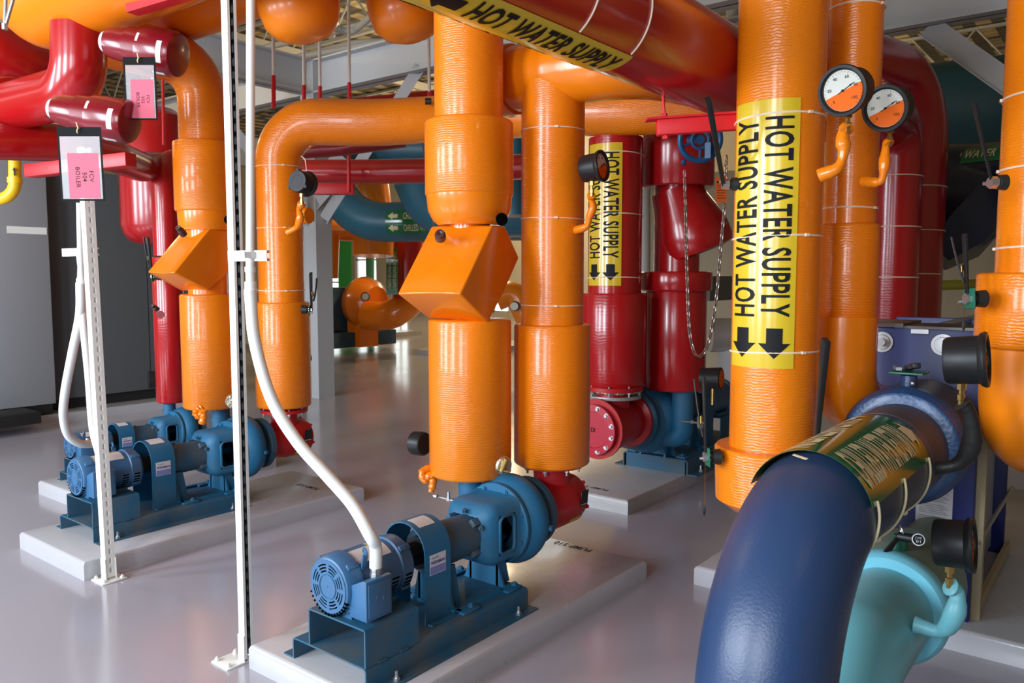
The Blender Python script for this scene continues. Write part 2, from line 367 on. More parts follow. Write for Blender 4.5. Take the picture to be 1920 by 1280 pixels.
for i in range(5):
    y0, y1 = FW_[i]
    f = MB(); n = 2
    for k in range(n + 1):
        y = y0 + (y1 - y0 - 0.07) * k / n; f.box((BACKX + 0.04, y, 0.2), (BACKX + 0.12, y + 0.07, 3.3))
    for z in (0.2, 1.3, 2.3, 3.23): f.box((BACKX + 0.04, y0, z), (BACKX + 0.12, y1, z + 0.07))
    struct('window_%d' % (i + 1), f, M_sttile)
o = MB().box((BACKX + 3, 12, -0.5), (BACKX + 3.1, 36, 6)).build('daylight_sky_backdrop', M_daysky); tag(o, kind='structure'); o.name = 'sky'
struct('trim_1', MB().box((BACKX - 0.06, 28.0, 0), (BACKX - 0.01, 28.9, 3.2)), M_lawn)
struct('trim_2', MB().box((BACKX - 0.3, 14.0, 0), (BACKX - 0.02, 14.5, 7)), M_wall)

# ================================================================== PUMPS
def pump(loc, scale, rotz, name_plate, label, cat='pump', dusty=0, jb_side='near', nuts=True):
    global LOCAL
    r = thing('pump', loc, label, cat); r.rotation_euler = (0, 0, rotz); r.scale = (scale,) * 3
    LOCAL = True
    AY, AZ = 0.205, 0.345; X = Vector((1, 0, 0)); A = lambda x: Vector((x, AY, AZ))
    # channel base with out-turned feet
    W = 0.43; T = 0.007; H = 0.088; rc = 0.018
    def arc(cx, cy, rr, a0, a1, n=5): return [(cx + rr * math.cos(a0 + (a1 - a0) * k / n), cy + rr * math.sin(a0 + (a1 - a0) * k / n)) for k in range(n + 1)]
    outer = [(-0.058, 0), (-0.058, T), (0, T)] + arc(rc, H - rc, rc, PI, PI / 2) + arc(W - rc, H - rc, rc, PI / 2, 0) + [(W, T), (W + 0.058, T), (W + 0.058, 0)]
    inner = [(W - T, 0), (W - T, H - rc)] + arc(W - rc, H - rc, rc - T, 0, PI / 2) + arc(rc, H - rc, rc - T, PI / 2, PI) + [(T, 0)]
    bb = MB().prism(outer + inner, (0, 0, 0), (0, 1, 0), (0, 0, 1), (0.97, 0, 0)); bb.box((0.945, 0.02, 0.0), (0.965, W - 0.02, H - 0.004))
    base = bb.build('base_plate', M_pumpd, r)
    for x in (0.12, 0.86):
        for y in (-0.03, W + 0.03):
            m = MB(); bolt(m, (x, y, T), (0, 0, 1), 0.014, 0.012); m.cyl((x, y, T), (x, y, 0.045), 0.006, 8); m.build('anchor_bolt', M_steel, base)
    # motor riser
    W2, H2, z0 = 0.325, 0.232, H
    outer = [(0, z0)] + arc(0.012, H2 - 0.012, 0.012, PI, PI / 2) + arc(W2 - 0.012, H2 - 0.012, 0.012, PI / 2, 0) + [(W2, z0)]
    inner = [(W2 - T, z0), (W2 - T, H2 - T)] + [(T, H2 - T), (T, z0)]
    m = MB().prism(outer + inner, (0.0, 0.002, 0), (0, 1, 0), (0, 0, 1), (0.27, 0, 0))
    m.box((0.06, -0.004, z0), (0.10, 0.004, z0 + 0.008)); m.box((0.17, -0.004, z0), (0.21, 0.004, z0 + 0.008)); m.build('motor_riser', M_pumpd, r)
    # motor
    mm = MB().lathe([(0.012, 0.06), (0.0, 0.098), (0.004, 0.108), (0.016, 0.115), (0.05, 0.118), (0.075, 0.118), (0.077, 0.112), (0.09, 0.110), (0.275, 0.110), (0.280, 0.117), (0.335, 0.114), (0.352, 0.100), (0.358, 0.06), (0.358, 0)], A(0), X, 64)
    mm.box((0.03, AY - 0.095, 0.232), (0.255, AY - 0.045, 0.252)); mm.box((0.03, AY + 0.045, 0.232), (0.255, AY + 0.095, 0.252))
    mm.box((0.05, AY - 0.05, 0.240), (0.26, AY + 0.05, 0.252))
    for sx in (0.022, 0.285):          # cast lugs round the end bells
        for k in range(4):
            t = PI / 4 + k * PI / 2; M = Matrix.Translation(A(sx)) @ Matrix.Rotation(t, 4, 'X'); mm.box((0, -0.012, 0.10), (0.055, 0.012, 0.123), M, 0.004)
    mot = mm.build('motor', M_motor, r)
    # slotted fan cover
    m = MB(); bm = m.bm; rad = [0.0, 0.048, 0.056, 0.062, 0.068, 0.074, 0.080, 0.086, 0.100]; SEG = 64; rings = []
    for q in rad:
        rings.append([bm.verts.new(A(-0.002) + Vector((0, math.cos(2 * PI * k / SEG), math.sin(2 * PI * k / SEG))) * max(q, 0.002)) for k in range(SEG)])
    for i in range(len(rad) - 1):
        for k in range(SEG):
            if i in (2, 4, 6) and k % 8 not in (0, 7): continue
            m.face([rings[i][k], rings[i][(k + 1) % SEG], rings[i + 1][(k + 1) % SEG], rings[i + 1][k]])
    bmesh.ops.recalc_face_normals(bm, faces=bm.faces[:]); bm.normal_update(); bmesh.ops.solidify(bm, geom=bm.faces[:], thickness=0.003)
    m.torus(A(-0.003), X, 0.046, 0.003, 48, 6); fc = m.build('fan_cover', M_motor, mot)
    MB().cyl(A(0.004), A(0.006), 0.095, 48).build('fan_shadow_gap', M_hole, mot).name = 'fan_shade_disc'  # black disc stands in for the shade behind the cover slots
    m = MB()                            # ventilation slots on the belly and the front bell
    for k in range(15):
        t = math.radians(-150 + k * 9.5 - 0); M = Matrix.Translation(A(0)) @ Matrix.Rotation(math.radians(90) - t, 4, 'X')
        if k < 15: m.box((-0.001, -0.0035, 0.098), (0.012, 0.0035, 0.1135), Matrix.Translation(A(0)) @ Matrix.Rotation(PI + math.radians(-66 + k * 9.5), 4, 'X'))
    for k in range(5):
        M = Matrix.Translation(A(0)) @ Matrix.Rotation(math.radians(98 + k * 9), 4, 'X')
        m.box((0.225 , -0.004, 0.1065), (0.262, 0.004, 0.1105), M); m.box((0.290, -0.004, 0.112), (0.326, 0.004, 0.1168), M)
        m.box((0.045, -0.004, 0.112), (0.070, 0.004, 0.1185), M)
    m.build('vent_slots', M_hole, mot)
    # lifting eyes
    for y, tilt, xx in ((AY - 0.095, -0.5, 0.075), (AY + 0.085, 0.6, 0.26)):
        m = MB(); c = Vector((xx + 0.012, y, AZ + 0.105)); m.torus(c + Vector((0, tilt * 0.03, 0.028)), (0.9, -0.35, 0.2), 0.013, 0.006, 24, 8)
        m.hexa([c + Vector(p) for p in ((-.008, -.004, -.045), (.014, -.004, -.045), (.014, .004, -.045), (-.008, .004, -.045), (-.012, tilt * .03 - .004, .018), (.012, tilt * .03 - .004, .018), (.012, tilt * .03 + .004, .018), (-.012, tilt * .03 + .004, .018))]); m.build('lifting_eye', M_motor, mot)
    # junction box with chamfered top
    m = MB().prism([(0, 0), (0.095, 0), (0.095, 0.115), (0.022, 0.150), (0.0, 0.150)], (0.017, 0.012, 0.250), (0, 1, 0), (0, 0, 1), (0.125, 0, 0), 0.003)
    jb = m.build('junction_box', M_motor, mot)
    m = MB().box((0.026, 0.008, 0.262), (0.134, 0.0125, 0.388), bev=0.002); m.torus((0.08, 0.0085, 0.328), (0, 1, 0), 0.018, 0.0015, 24, 6); m.build('box_lid', M_motor, mot)
    m = MB().lathe([(0, 0), (0, .023), (.014, .023), (.014, .019), (.03, .021), (.036, .018), (.036, 0)], (0.10, 0.052, 0.392), (0, 0, 1), 8); m.build('conduit_connector', M_steel, mot)
    # stickers over the motor top: cylindrical patches
    wrap_rect(mot, A(0.165), X, (0, -0.42, 0.9), 0.1115, 0.17, 0.075, M_paper, 'nameplate')
    wrap_rect(mot, A(0.215), X, (0, 0.02, 1.0), 0.1118, 0.055, 0.03, M_yellow, 'warning_sticker')
    # coupling guard
    R1, R0, gz = 0.122, 0.117, 0.372
    outer = [(-R1, H - gz)] + [(R1 * math.cos(PI - PI * k / 24), R1 * math.sin(PI - PI * k / 24)) for k in range(25)] + [(R1, H - gz)]
    inner = [(R0, H - gz)] + [(R0 * math.cos(PI * k / 24), R0 * math.sin(PI * k / 24)) for k in range(25)] + [(-R0, H - gz)]
    m = MB().prism(outer + inner, (0.392, AY, gz), (0, 1, 0), (0, 0, 1), (0.15, 0, 0)); m.box((0.40, AY - R1 - 0.03, H), (0.54, AY - R1 + .002, H + 0.006)); m.box((0.40, AY + R1 - .002, H), (0.54, AY + R1 + .03, H + 0.006))
    gd = m.build('coupling_guard', M_pump, r)
    st = MB().box((0.418, AY - R1 - 0.0012, 0.288), (0.512, AY - R1 - 0.0002, 0.372)).build('maker_sticker', M_paper, gd)
    MB().box((0.420, AY - R1 - 0.0016, 0.290), (0.510, AY - R1 - 0.0010, 0.322)).build('sticker_stripe', nmat('violet_stripe', (0.20, 0.22, 0.50), 0.5), gd)
    flat_text('WEINMAN', (0.465, AY - R1 - 0.0018, 0.338), (1, 0, 0), (0, 0, 1), gd, nmat('violet_ink', (0.03, 0.03, 0.25), 0.5), 0.084, 0.014, 0.03)
    flat_text('PUMPS', (0.450, AY - R1 - 0.0018, 0.357), (1, 0, 0), (0, 0, 1), gd, MATS['violet_ink'], 0.040, 0.007, 0.0)
    wrap_rect(gd, (0.465, AY, gz), X, (0, -0.25, 1.0), R1 + 0.001, 0.09, 0.075, M_paper, 'caution_sticker')
    MB().lathe([(0, 0), (0, .05), (.10, .05), (.10, .07), (.16, .07), (.16, 0)], A(0.365), X, 24).build('coupling', M_plinth, r)
    # bearing housing, adapter cage, feet
    bh = MB().lathe([(0, 0), (0, .098), (0.30, .091), (0.30, 0)], A(0.50), X, 48)
    for k in range(4):
        t = PI / 4 + k * PI / 2; bh.box((0.735, -0.018, 0.085), (0.80, 0.018, 0.112), Matrix.Translation(A(0)) @ Matrix.Rotation(t, 4, 'X'), 0.004)
    bolt(bh, A(0.60) + Vector((0, 0, 0.092)), (0, 0, 1), 0.012, 0.008); bolt(bh, A(0.77) + Vector((-0.0, -0.10, 0.05)), (-1, 0, 0), 0.013); bolt(bh, A(0.77) + Vector((0, 0.0, 0.11)), (-1, 0, 0), 0.013)
    bh.build('bearing_housing', M_pumpd, r)
    m = MB()                             # adapter: square-ish cage, open at the sides
    def sq(h, x, rr=0.05, n=5):
        pts = []
        for cx, cy, a in ((h - rr, h - rr, 0), (-h + rr, h - rr, 90), (-h + rr, -h + rr, 180), (h - rr, -h + rr, 270)):
            for k in range(n + 1): t = math.radians(a + 90 * k / n); pts.append(A(x) + Vector((0, cx + rr * math.cos(t), cy + rr * math.sin(t))))
        return pts
    loops = [sq(0.088, 0.775, 0.04), sq(0.118, 0.790, 0.045), sq(0.135, 0.815, 0.05), sq(0.142, 0.84, 0.05), sq(0.142, 0.955, 0.055), sq(0.152, 0.985, 0.06)]
    vs = [[m.bm.verts.new(p) for p in l] for l in loops]; n = len(vs[0])
    for i in range(len(vs) - 1):
        for k in range(n):
            mid = (k % 6 == 5)
            if i == 3 and mid and (k // 6) in (1, 3): continue   # openings facing both sides
            m.face([vs[i][k], vs[i][(k + 1) % n], vs[i + 1][(k + 1) % n], vs[i + 1][k]])
    bmesh.ops.recalc_face_normals(m.bm, faces=m.bm.faces[:]); m.bm.normal_update(); bmesh.ops.solidify(m.bm, geom=m.bm.faces[:], thickness=0.010)
    # rim round the near opening
    hw = 0.142
    for sgn in (-1, 1):
        y = AY + sgn * hw
        rp = [Vector((0.845, y, AZ - 0.085)), Vector((0.95, y, AZ - 0.085)), Vector((0.95, y, AZ + 0.085)), Vector((0.845, y, AZ + 0.085)), Vector((0.845, y, AZ - 0.085))]
        m.sweep(bezpath([Vector((0.897, y, AZ - 0.085))] + rp[1:4] + [rp[0], Vector((0.897, y, AZ - 0.085))], 0.03), 0.008, 8, False)
    m.build('adapter_cage', M_pump, r)
    MB().lathe([(0, 0), (0, .028), (.06, .028), (.06, .045), (.10, .045), (.10, .03), (.2, .03)], A(0.79), X, 24).build('shaft_seal', M_pumpd, r)
    def foot(x, zt, w0, w1):
        m = MB()
        for y0 in (AY - 0.115, AY + 0.10): pass
        m.prism([(-0.115, H + 0.012), (-0.125, H), (0.125, H), (0.115, H + 0.012), (w1, zt), (-w1, zt)], (x, AY, 0), (0, 1, 0), (0, 0, 1), (0.012, 0, 0))
        m.prism([(0, H), (0.085, H), (0.05, zt), (0, zt)], (x, AY - 0.085, 0), (1, 0, 0), (0, 0, 1), (0, 0.012, 0))
        m.prism([(0, H), (0.085, H), (0.05, zt), (0, zt)], (x, AY + 0.075, 0), (1, 0, 0), (0, 0, 1), (0, 0.012, 0))
        m.build('support_foot', M_pump, r)
    foot(0.56, 0.275, 0, 0.075); foot(0.90, 0.22, 0, 0.07)
    m = MB()
    for y0 in (0.02, 0.345): m.box((0.555, y0, H), (0.66, y0 + 0.06, H + 0.013), bev=0.004); m.box((0.85, y0, H), (0.955, y0 + 0.06, H + 0.013), bev=0.004); m.box((0.65, y0 + 0.03, H), (0.86, y0 + 0.06, H + 0.013))
    for x in (0.63, 0.93):
        for y in (0.048, 0.375): bolt(m, (x, y, H + 0.013), (0, 0, 1), 0.016, 0.009)
    m.box((0.555, 0.05, H), (0.58, 0.37, H + .013)); m.build('foot_bracket', M_pump, r)
    # casing flange, volute and discharge neck
    m = MB().lathe([(0, 0.10), (0, .185), (.004, .19), (.02, .19), (.024, .185), (.024, .16)], A(0.985), X, 64)
    for k in range(8): t = 2 * PI * (k + .5) / 8; bolt(m, A(0.985) + Vector((0, math.cos(t), math.sin(t))) * 0.168, (-1, 0, 0), 0.012, 0.007)
    m.build('casing_flange', M_pump, r)
    m = MB().lathe([(1.005, .12), (1.012, .172), (1.03, .192), (1.05, .205), (1.075, .215), (1.10, .2165), (1.125, .210), (1.15, .195), (1.17, .165), (1.185, .12), (1.20, .11)], A(0), X, 64)
    m.torus(A(1.08), X, 0.152, 0.062, 48, 12, 0, PI * 0.9, ref=(0, 0, -1))
    # neck rises on the far side
    ny = AY + 0.245
    m.sweep(bezpath([(1.09, AY + 0.12, AZ - 0.10), (1.09, ny, AZ - 0.10), (1.09, ny, 0.58)], 0.08), [0.06] * 11, 32)
    m.lathe([(0, 0.06), (0, .066), (.02, .066), (.02, .06)], (1.09, ny, 0.50), (0, 0, 1), 32)
    m.lathe([(0, 0), (0, .014), (.014, .014), (.014, 0)], A(1.13) + Vector((0, -0.21, -0.02)), (0.25, -1, 0), 6)
    m.build('volute_casing', M_pump, r)
    m = MB().lathe([(0, 0), (0, .165), (.004, .172), (.035, .172), (.04, .165), (.04, 0)], A(1.215), X, 56); m.build('suction_flange', M_pumpd, r)
    LOCAL = False
    return r
def diffuser(loc, scale, rotz, label, cap='plain', mat=None):
    global LOCAL
    mat = mat or M_red
    r = thing('suction_diffuser', loc, label, 'pipe fitting'); r.rotation_euler = (0, 0, rotz); r.scale = (scale,) * 3
    LOCAL = True; AZ = 0.345; X = Vector((1, 0, 0)); A = lambda x: Vector((x, 0, AZ))
    m = MB().lathe([(0, 0), (0, .15), (.02, .15), (.03, .118), (.06, .115), (.14, .135), (.30, .135), (.345, .12), (.36, .08), (.365, 0)], A(0), X, 56)
    m.lathe([(0, 0), (0, .092), (0.215, .092)], (0.185, 0, AZ), (0, 0, 1), 40)
    m.build('body', mat, r)
    m = MB().lathe([(0, .08), (0, .165), (.022, .165), (.022, .08)], (0.185, 0, AZ + 0.195), (0, 0, 1), 48); m.build('neck_flange', mat, r)
    for k in range(8):
        t = 2 * PI * (k + .5) / 8; p = Vector((0.185, 0, AZ + 0.195)) + Vector((math.cos(t), math.sin(t), 0)) * 0.142
        m = MB(); m.cyl(p + Vector((0, 0, -.028)), p + Vector((0, 0, .03)), 0.006, 8); m.lathe([(0, 0), (0, .013), (.012, .013), (.012, 0)], p + Vector((0, 0, -.012)), (0, 0, 1), 6); m.build('flange_bolt', M_steel, r)
    if cap == 'plain':
        m = MB()
        for k in range(6):
            t = 2 * PI * (k + .3) / 6; bolt(m, A(0.335) + Vector((0, math.cos(t), math.sin(t))) * 0.125, (1, 0, 0), 0.011, 0.01)
        m.build('cap_bolts', mat, r)
        pl = MB().box((0, 0, 0), (0.062, 0.001, 0.085), Matrix.Translation((0.25, -0.1365, AZ - 0.02)) @ Matrix.Rotation(0.12, 4, 'X')).build('nameplate', M_plinth, r)
        m = MB()
        for k in range(8): m.box((0.255, -0.1385, AZ - 0.012 + k * 0.009), (0.307, -0.1372, AZ - 0.009 + k * 0.009))
        m.build('nameplate_lines', M_paper, r)
        wrap_rect(r, A(0.255), X, (0, -0.72, -0.7), 0.1358, 0.10, 0.045, M_yel, 'yellow_tag')
    else:
        m = MB().lathe([(0, 0), (0, .135), (.035, .135), (.037, .098), (.030, .094), (.030, .0)], A(0.355), X, 64); cp = m.build('end_cap', M_red2, r)
        m = MB().lathe([(0, .10), (0, .162), (.018, .162), (.018, .10)], A(0.34), X, 64); m.build('cap_flange', mat, r)
        for k in range(12):
            t = 2 * PI * (k + .5) / 12; p = A(0.385) + Vector((0, math.cos(t), math.sin(t))) * 0.117
            m = MB(); m.lathe([(0, 0), (0, .014), (.006, .014), (.006, .009), (.016, .008), (.016, 0)], p, (1, 0, 0), 12); m.build('cap_bolt', M_steel, cp)
        flat_text('DI', A(0.387), (0, 1, 0), (0, 0, 1), cp, M_ink, 0.026, 0.024, 0.02)
    LOCAL = False
    return r
M_red2 = nmat('crimson_cap', (0.50, 0.010, 0.035), 0.42)

# concrete pads with chamfered rim
def pad(x0, x1, y0, y1, h, label, text=None, tu=None, tv=None, tp=None, ts=0.05, tl=0.3):
    c = 0.018; pr = [(-1, 0), (-1, h - c), (-1 + 0, h)]
    m = MB(); rings = []
    for ins, z in ((0, 0), (0, h - c), (c * .4, h - c * .3), (c, h)):
        rings.append([m.bm.verts.new((x, y, z)) for x, y in ((x0 + ins, y0 + ins), (x1 - ins, y0 + ins), (x1 - ins, y1 - ins), (x0 + ins, y1 - ins))])
    for i in range(3):
        for k in range(4): m.face([rings[i][k], rings[i][(k + 1) % 4], rings[i + 1][(k + 1) % 4], rings[i + 1][k]])
    m.face(rings[-1]); m.face(list(reversed(rings[0])))
    o = m.build('concrete_pad', M_pad); tag(o, label, 'equipment pad')
    if text: flat_text(text, tp, tu, tv, o, M_ink, tl, ts, 0.03, 'stencilled_number')
    return o
PT = atz(1074, 1024, .1)
pad(1.82, 3.69, 1.99, 2.80, 0.10, 'grey painted concrete pad stencilled PUMP 510 under the nearest blue pump', 'PUMP 510', (0, 1, 0), (-1, 0, 0), (PT.x, PT.y, 0.1008), 0.048, 0.24)
pad(1.83, 3.76, 4.30, 5.13, 0.10, 'grey painted concrete pad under the large blue pump on the left', 'PUMP 512', (0, 1, 0), (-1, 0, 0), (3.52, 4.62, 0.1008), 0.042, 0.23)
pad(2.40, 3.99, 5.66, 6.33, 0.10, 'small concrete pad under the smaller blue pump by the boilers')
pad(4.62, 7.4, 2.64, 3.60, 0.10, 'concrete pad stencilled PUMP 54 behind the twin orange pipes', 'PUMP 54', (0, 1, 0), (-1, 0, 0), (4.76, 2.99, 0.1008), 0.042, 0.22)
pad(3.775, 6.6, -1.2, 1.76, 0.10, 'wide concrete pad under the blue plate heat exchanger')
# pumps
pump((1.86, 2.13, 0.10), 1.0, 0, 'PUMP 510', 'blue end-suction pump with maker sticker, nearest to the camera on its own pad')
diffuser((1.86 + 1.255, 2.335, 0.10), 1.0, 0, 'red suction diffuser on the nearest blue pump, under the right orange pipe')
pump((2.005, 4.57, 0.10), 1.0, 0, 'PUMP 512', 'blue end-suction pump on the left pad behind the slotted white post')
diffuser((2.005 + 1.255, 4.775, 0.10), 1.0, 0, 'red suction diffuser of the left pump with black nameplate and yellow tag')
pump((2.50, 5.86, 0.10), 0.80, 0, 'PUMP 514', 'smaller blue pump farthest left, partly behind another pump')
pump((4.88 + 1.3 * 1.44, 2.92 + 1.3 * 0.205, 0.10), 1.3, PI, 'PUMP 54', 'dark blue pump in shade behind the red suction pipe, motor end away')
diffuser((4.88 + 1.3 * 0.185, 2.92, 0.10), 1.3, PI, 'crimson suction diffuser with twelve-bolt end cap marked DI', 'bolted')

# ================================================================== SMALL FITTINGS
def v3(*a): return Vector(a)
Z = Vector((0, 0, 1))
def ppt(c, ang, r, z):    # point on a vertical pipe, angle measured from the direction of the eye
    d = (EYE - Vector((c[0], c[1], 0))); a0 = math.atan2(d.y, d.x) + math.radians(ang)
    return Vector((c[0] + r * math.cos(a0), c[1] + r * math.sin(a0), z)), Vector((math.cos(a0), math.sin(a0), 0))
def gauge(c, face, R, dep, stem, wrapmat, label, sr=0.018, brass=0.075, dial=True):
    c = Vector(c); face = Vector(face).normalized(); g = thing('pressure_gauge', c, label, 'gauge')
    u = Z.cross(face).normalized(); v = face.cross(u)
    MB().lathe([(-dep, 0), (-dep, R * .86), (-dep * .92, R * .93), (-dep * .15, R * .95), (-dep * .1, R * 1.04), (0.0, R * 1.10), (0.008, R * 1.07), (0.009, R * .95), (0.004, R * .88), (-0.004, R * .87), (-0.004, 0)], c, face, 48).build('case', M_black, g)
    if dial:
        fo = c - face * 0.003
        d = MB().lathe([(0, 0), (0, R * .86), (0.0012, R * .86), (0.0012, 0)], fo, face, 48).build('dial', M_dial, g)
        poly = [(R * .85 * math.cos(t), R * .85 * math.sin(t)) for t in [math.radians(200 + k * 178 / 24) for k in range(25)]]
        MB().prism(poly, fo + face * .0013, u, v, face * 0.0004).build('dial_orange_half', M_dialo, d)
        m = MB()
        for k in range(27):
            t = math.radians(225 - k * 10.4); e = Vector(u) * math.cos(t) + v * math.sin(t); L_ = .10 if k % 5 == 0 else .06; w_ = t + PI / 2
            f_ = u * math.cos(w_) + v * math.sin(w_); p = fo + face * .002
            m.hexa([p + e * R * (.82 - L_) - f_ * .0004, p + e * R * .82 - f_ * .0004, p + e * R * .82 + f_ * .0004, p + e * R * (.82 - L_) + f_ * .0004] + [q + face * .0003 for q in (p + e * R * (.82 - L_) - f_ * .0004, p + e * R * .82 - f_ * .0004, p + e * R * .82 + f_ * .0004, p + e * R * (.82 - L_) + f_ * .0004)])
        m.build('scale_marks', M_ink, d)
        for k, tx in enumerate(('0', '20', '40', '60', '80', '100')):
            t = math.radians(225 - k * 52); flat_text(tx, fo + face * .0022 + (u * math.cos(t) + v * math.sin(t)) * R * .60, u, v, d, M_ink, None, R * .13, 0.01, 'dial_number')
        t = math.radians(28); e = u * math.cos(t) + v * math.sin(t); f_ = face.cross(e)
        MB().prism([(-R * .25, -.0012), (R * .35, -.0012), (R * .35, -.003), (R * .62, 0), (R * .35, .003), (R * .35, .0012), (-R * .25, .0012)], fo + face * .003, e, f_, face * .0008).build('needle', M_ink, d)
        MB().cyl(fo + face * .002, fo + face * .006, R * .05, 12).build('needle_hub', M_ink, d)
    else:
        m = MB()
        for k in range(3):
            t = math.radians(90 + 120 * k); p = c - face * dep + (u * math.cos(t) + v * math.sin(t)) * R * .93; m.cyl(p, p + face * .02, R * .14, 10)
        m.torus(c - face * (dep + .0), face, R * .5, .0012, 32, 6); m.build('back_lugs', M_black, g)
    b0 = c - face * dep * .55 - Z * R * .9; b1 = b0 - Z * brass
    m = MB(); m.lathe([(0, 0), (0, .014), (brass * .35, .014), (brass * .38, .008), (brass * .55, .008), (brass * .57, .012), (brass * .8, .012), (brass * .82, .009), (brass, .009), (brass, 0)], b0 + Z * .004, -Z, 6); m.build('brass_fitting', M_brass, g)
    if stem:
        pts = [b1 + Z * .01] + [Vector(p) for p in stem]; path = spline(pts, 8); n = len(path)
        rr = [sr * (0.95 + 0.20 * math.sin(i * 0.33 + sr * 90) + 0.10 * random.random()) for i in range(n)]
        rr[0] = sr * .6
        MB().sweep(path, rr, 14).build('wrapped_stem', wrapmat, g, 60)
    return g
def ball_chain(p0, p1, parent, name='ball_chain', r=.0022, sag=0.0, step=.006, mat=None, tip=True):
    p0 = Vector(p0); p1 = Vector(p1); L_ = (p1 - p0).length; n = max(2, int(L_ / step)); m = MB()
    for i in range(n + 1):
        t = i / n; p = p0.lerp(p1, t) - Z * sag * 4 * t * (1 - t); m.lathe([(-r, 0), (0, r), (r, 0)], p, Z, 6)
    o = m.build(name, mat or M_brass, parent)
    if tip: MB().lathe([(0, 0), (.008, .005), (.03, .005), (.045, 0)], p1, -Z, 8).build('chain_tag', M_steel if tip == 1 else M_black, parent)
    return o
def lever_valve(p, out, top, label, hub_r=.026, hub_l=.07, w=.016, trig=True, chain=None, green=True):
    p = Vector(p); out = Vector(out).normalized(); top = Vector(top); g = thing('lever_valve', p, label, 'valve')
    e = p + out * hub_l
    MB().lathe([(0, 0), (0, hub_r), (hub_l * .6, hub_r * .9), (hub_l * .62, hub_r * .6), (hub_l, hub_r * .6), (hub_l, 0)], p, out, 20).build('neck', M_blackr, g)
    s = (top - e); s.normalize(); q = out.cross(s).normalized(); o2 = s.cross(q)
    M4 = Matrix.Translation(e) @ Matrix((q, o2 * 1.0, s)).transposed().to_4x4()
    if green: MB().box((-.035, -.006, -.035), (.035, .0, .035), M4, .004).build('notch_plate', M_valvegreen, g)
    m = MB(); m.lathe([(-.012, 0), (-.012, .02), (.012, .02), (.012, 0)], e, out, 6); m.cyl(e + q * .025 - s * .01, e + q * .025 - s * .01 + out * .02, .006, 8); m.build('hub_nut', M_steel, g)
    L_ = (top - e).length
    MB().hexa([M4 @ Vector(c) for c in ((-w * .6, 0, 0), (w * .6, 0, 0), (w * .6, w * .7, 0), (-w * .6, w * .7, 0), (-w, 0, L_), (w, 0, L_), (w, w, L_), (-w, w, L_))], .002).build('lever', M_black, g)
    if trig:
        m = MB(); m.sweep(spline([M4 @ Vector(c) for c in ((0, w * 1.2, L_ * .25), (w * .8, w * 2.0, L_ * .45), (w * 1.8, w * 2.8, L_ * .75), (w * 2.6, w * 3.2, L_ * .97))], 5), w * .35, 8); m.build('trigger', M_black, g)
        m = MB()
        for k in range(6): m.torus(M4 @ Vector((w * .6, w * 1.2, L_ * (.42 + .015 * k))), M4.to_3x3() @ Vector((1, .6, 0.3)), .007, .0014, 12, 6)
        m.build('spring', M_brass, g)
    if chain: ball_chain(e + q * .02, e + q * .02 - Z * chain, g, tip=2)
    return g
def chain_links(pts, parent, step=.030, wr=.0028, mat=None, name='chain'):
    path = spline(pts, 24); m = MB(); acc = 0; last = path[0]; k = 0
    for a, b_ in zip(path, path[1:]):
        acc += (b_ - a).length
        if acc >= step * .74:
            acc = 0; d = (b_ - a).normalized(); u, v, _ = frame(d, (0.3, 1, 0.1)); n = u if k % 2 else v; s_ = d.cross(n)
            loop = [b_ + d * (step * .33 * math.copysign(1, math.sin(t)) * (1 if abs(math.sin(t)) > .3 else abs(math.sin(t)) / .3) + .008 * math.sin(t)) + s_ * .0085 * math.cos(t) for t in [2 * PI * q / 12 for q in range(12)]]
            vs = []
            for i in range(12):
                tt = (loop[(i + 1) % 12] - loop[i - 1]).normalized(); x_ = n; y_ = tt.cross(n); vs.append([m.bm.verts.new(loop[i] + (x_ * math.cos(2 * PI * j / 6) + y_ * math.sin(2 * PI * j / 6)) * wr) for j in range(6)])
            for i in range(12):
                for j in range(6): m.face([vs[i][j], vs[i][(j + 1) % 6], vs[(i + 1) % 12][(j + 1) % 6], vs[(i + 1) % 12][j]])
            k += 1
    return m.build(name, mat or M_chain, parent)
def pipe_thing(name, path, r, mat, label, cat='pipe', part='jacket', seg=56):
    g = thing(name, path[0], label, cat); MB().sweep(path, r, seg).build(part, mat, g); return g
def ties_v(g, c, R, pys, D, mat=None, ha=-80):
    for py in pys:
        z = zat(py, D); _, d = ppt(c, ha, R, z); tie(g, (c[0], c[1], z), (random.uniform(-.02, .02), random.uniform(-.02, .02), 1), R, mat, d)
def sup_label(g, c, R, D, py0, py1, ang, W_, th=0.055):
    z0, z1 = zat(py1, D), zat(py0, D); zc = (z0 + z1) / 2; L_ = z1 - z0; p0 = Vector((c[0], c[1], zc)); _, n = ppt(c, ang, R, zc)
    lb = wrap_rect(g, p0, Z, n, R + .0035, L_, W_, M_yellow)
    HT = W_ * .385
    rr = R + .0052; tw = L_ * .74; al = L_ * .065
    # two columns, one reading down, one reading up
    wrap_text(lb, p0, Z, n, rr, 'HOT WATER SUPPLY', tw, HT, M_ink, off=-W_ * .235, along=al, rot=180, bold=.02)
    wrap_text(lb, p0, Z, n, rr, 'HOT WATER SUPPLY', tw, HT, M_ink, off=W_ * .235, along=al, rot=0, bold=.02)
    for s_ in (-1, 1): wrap_arrow(lb, p0, Z, n, rr, L_ * .115, W_ * .43, M_ink, s_ * W_ * .235, -L_ * .405, -1)
    return lb

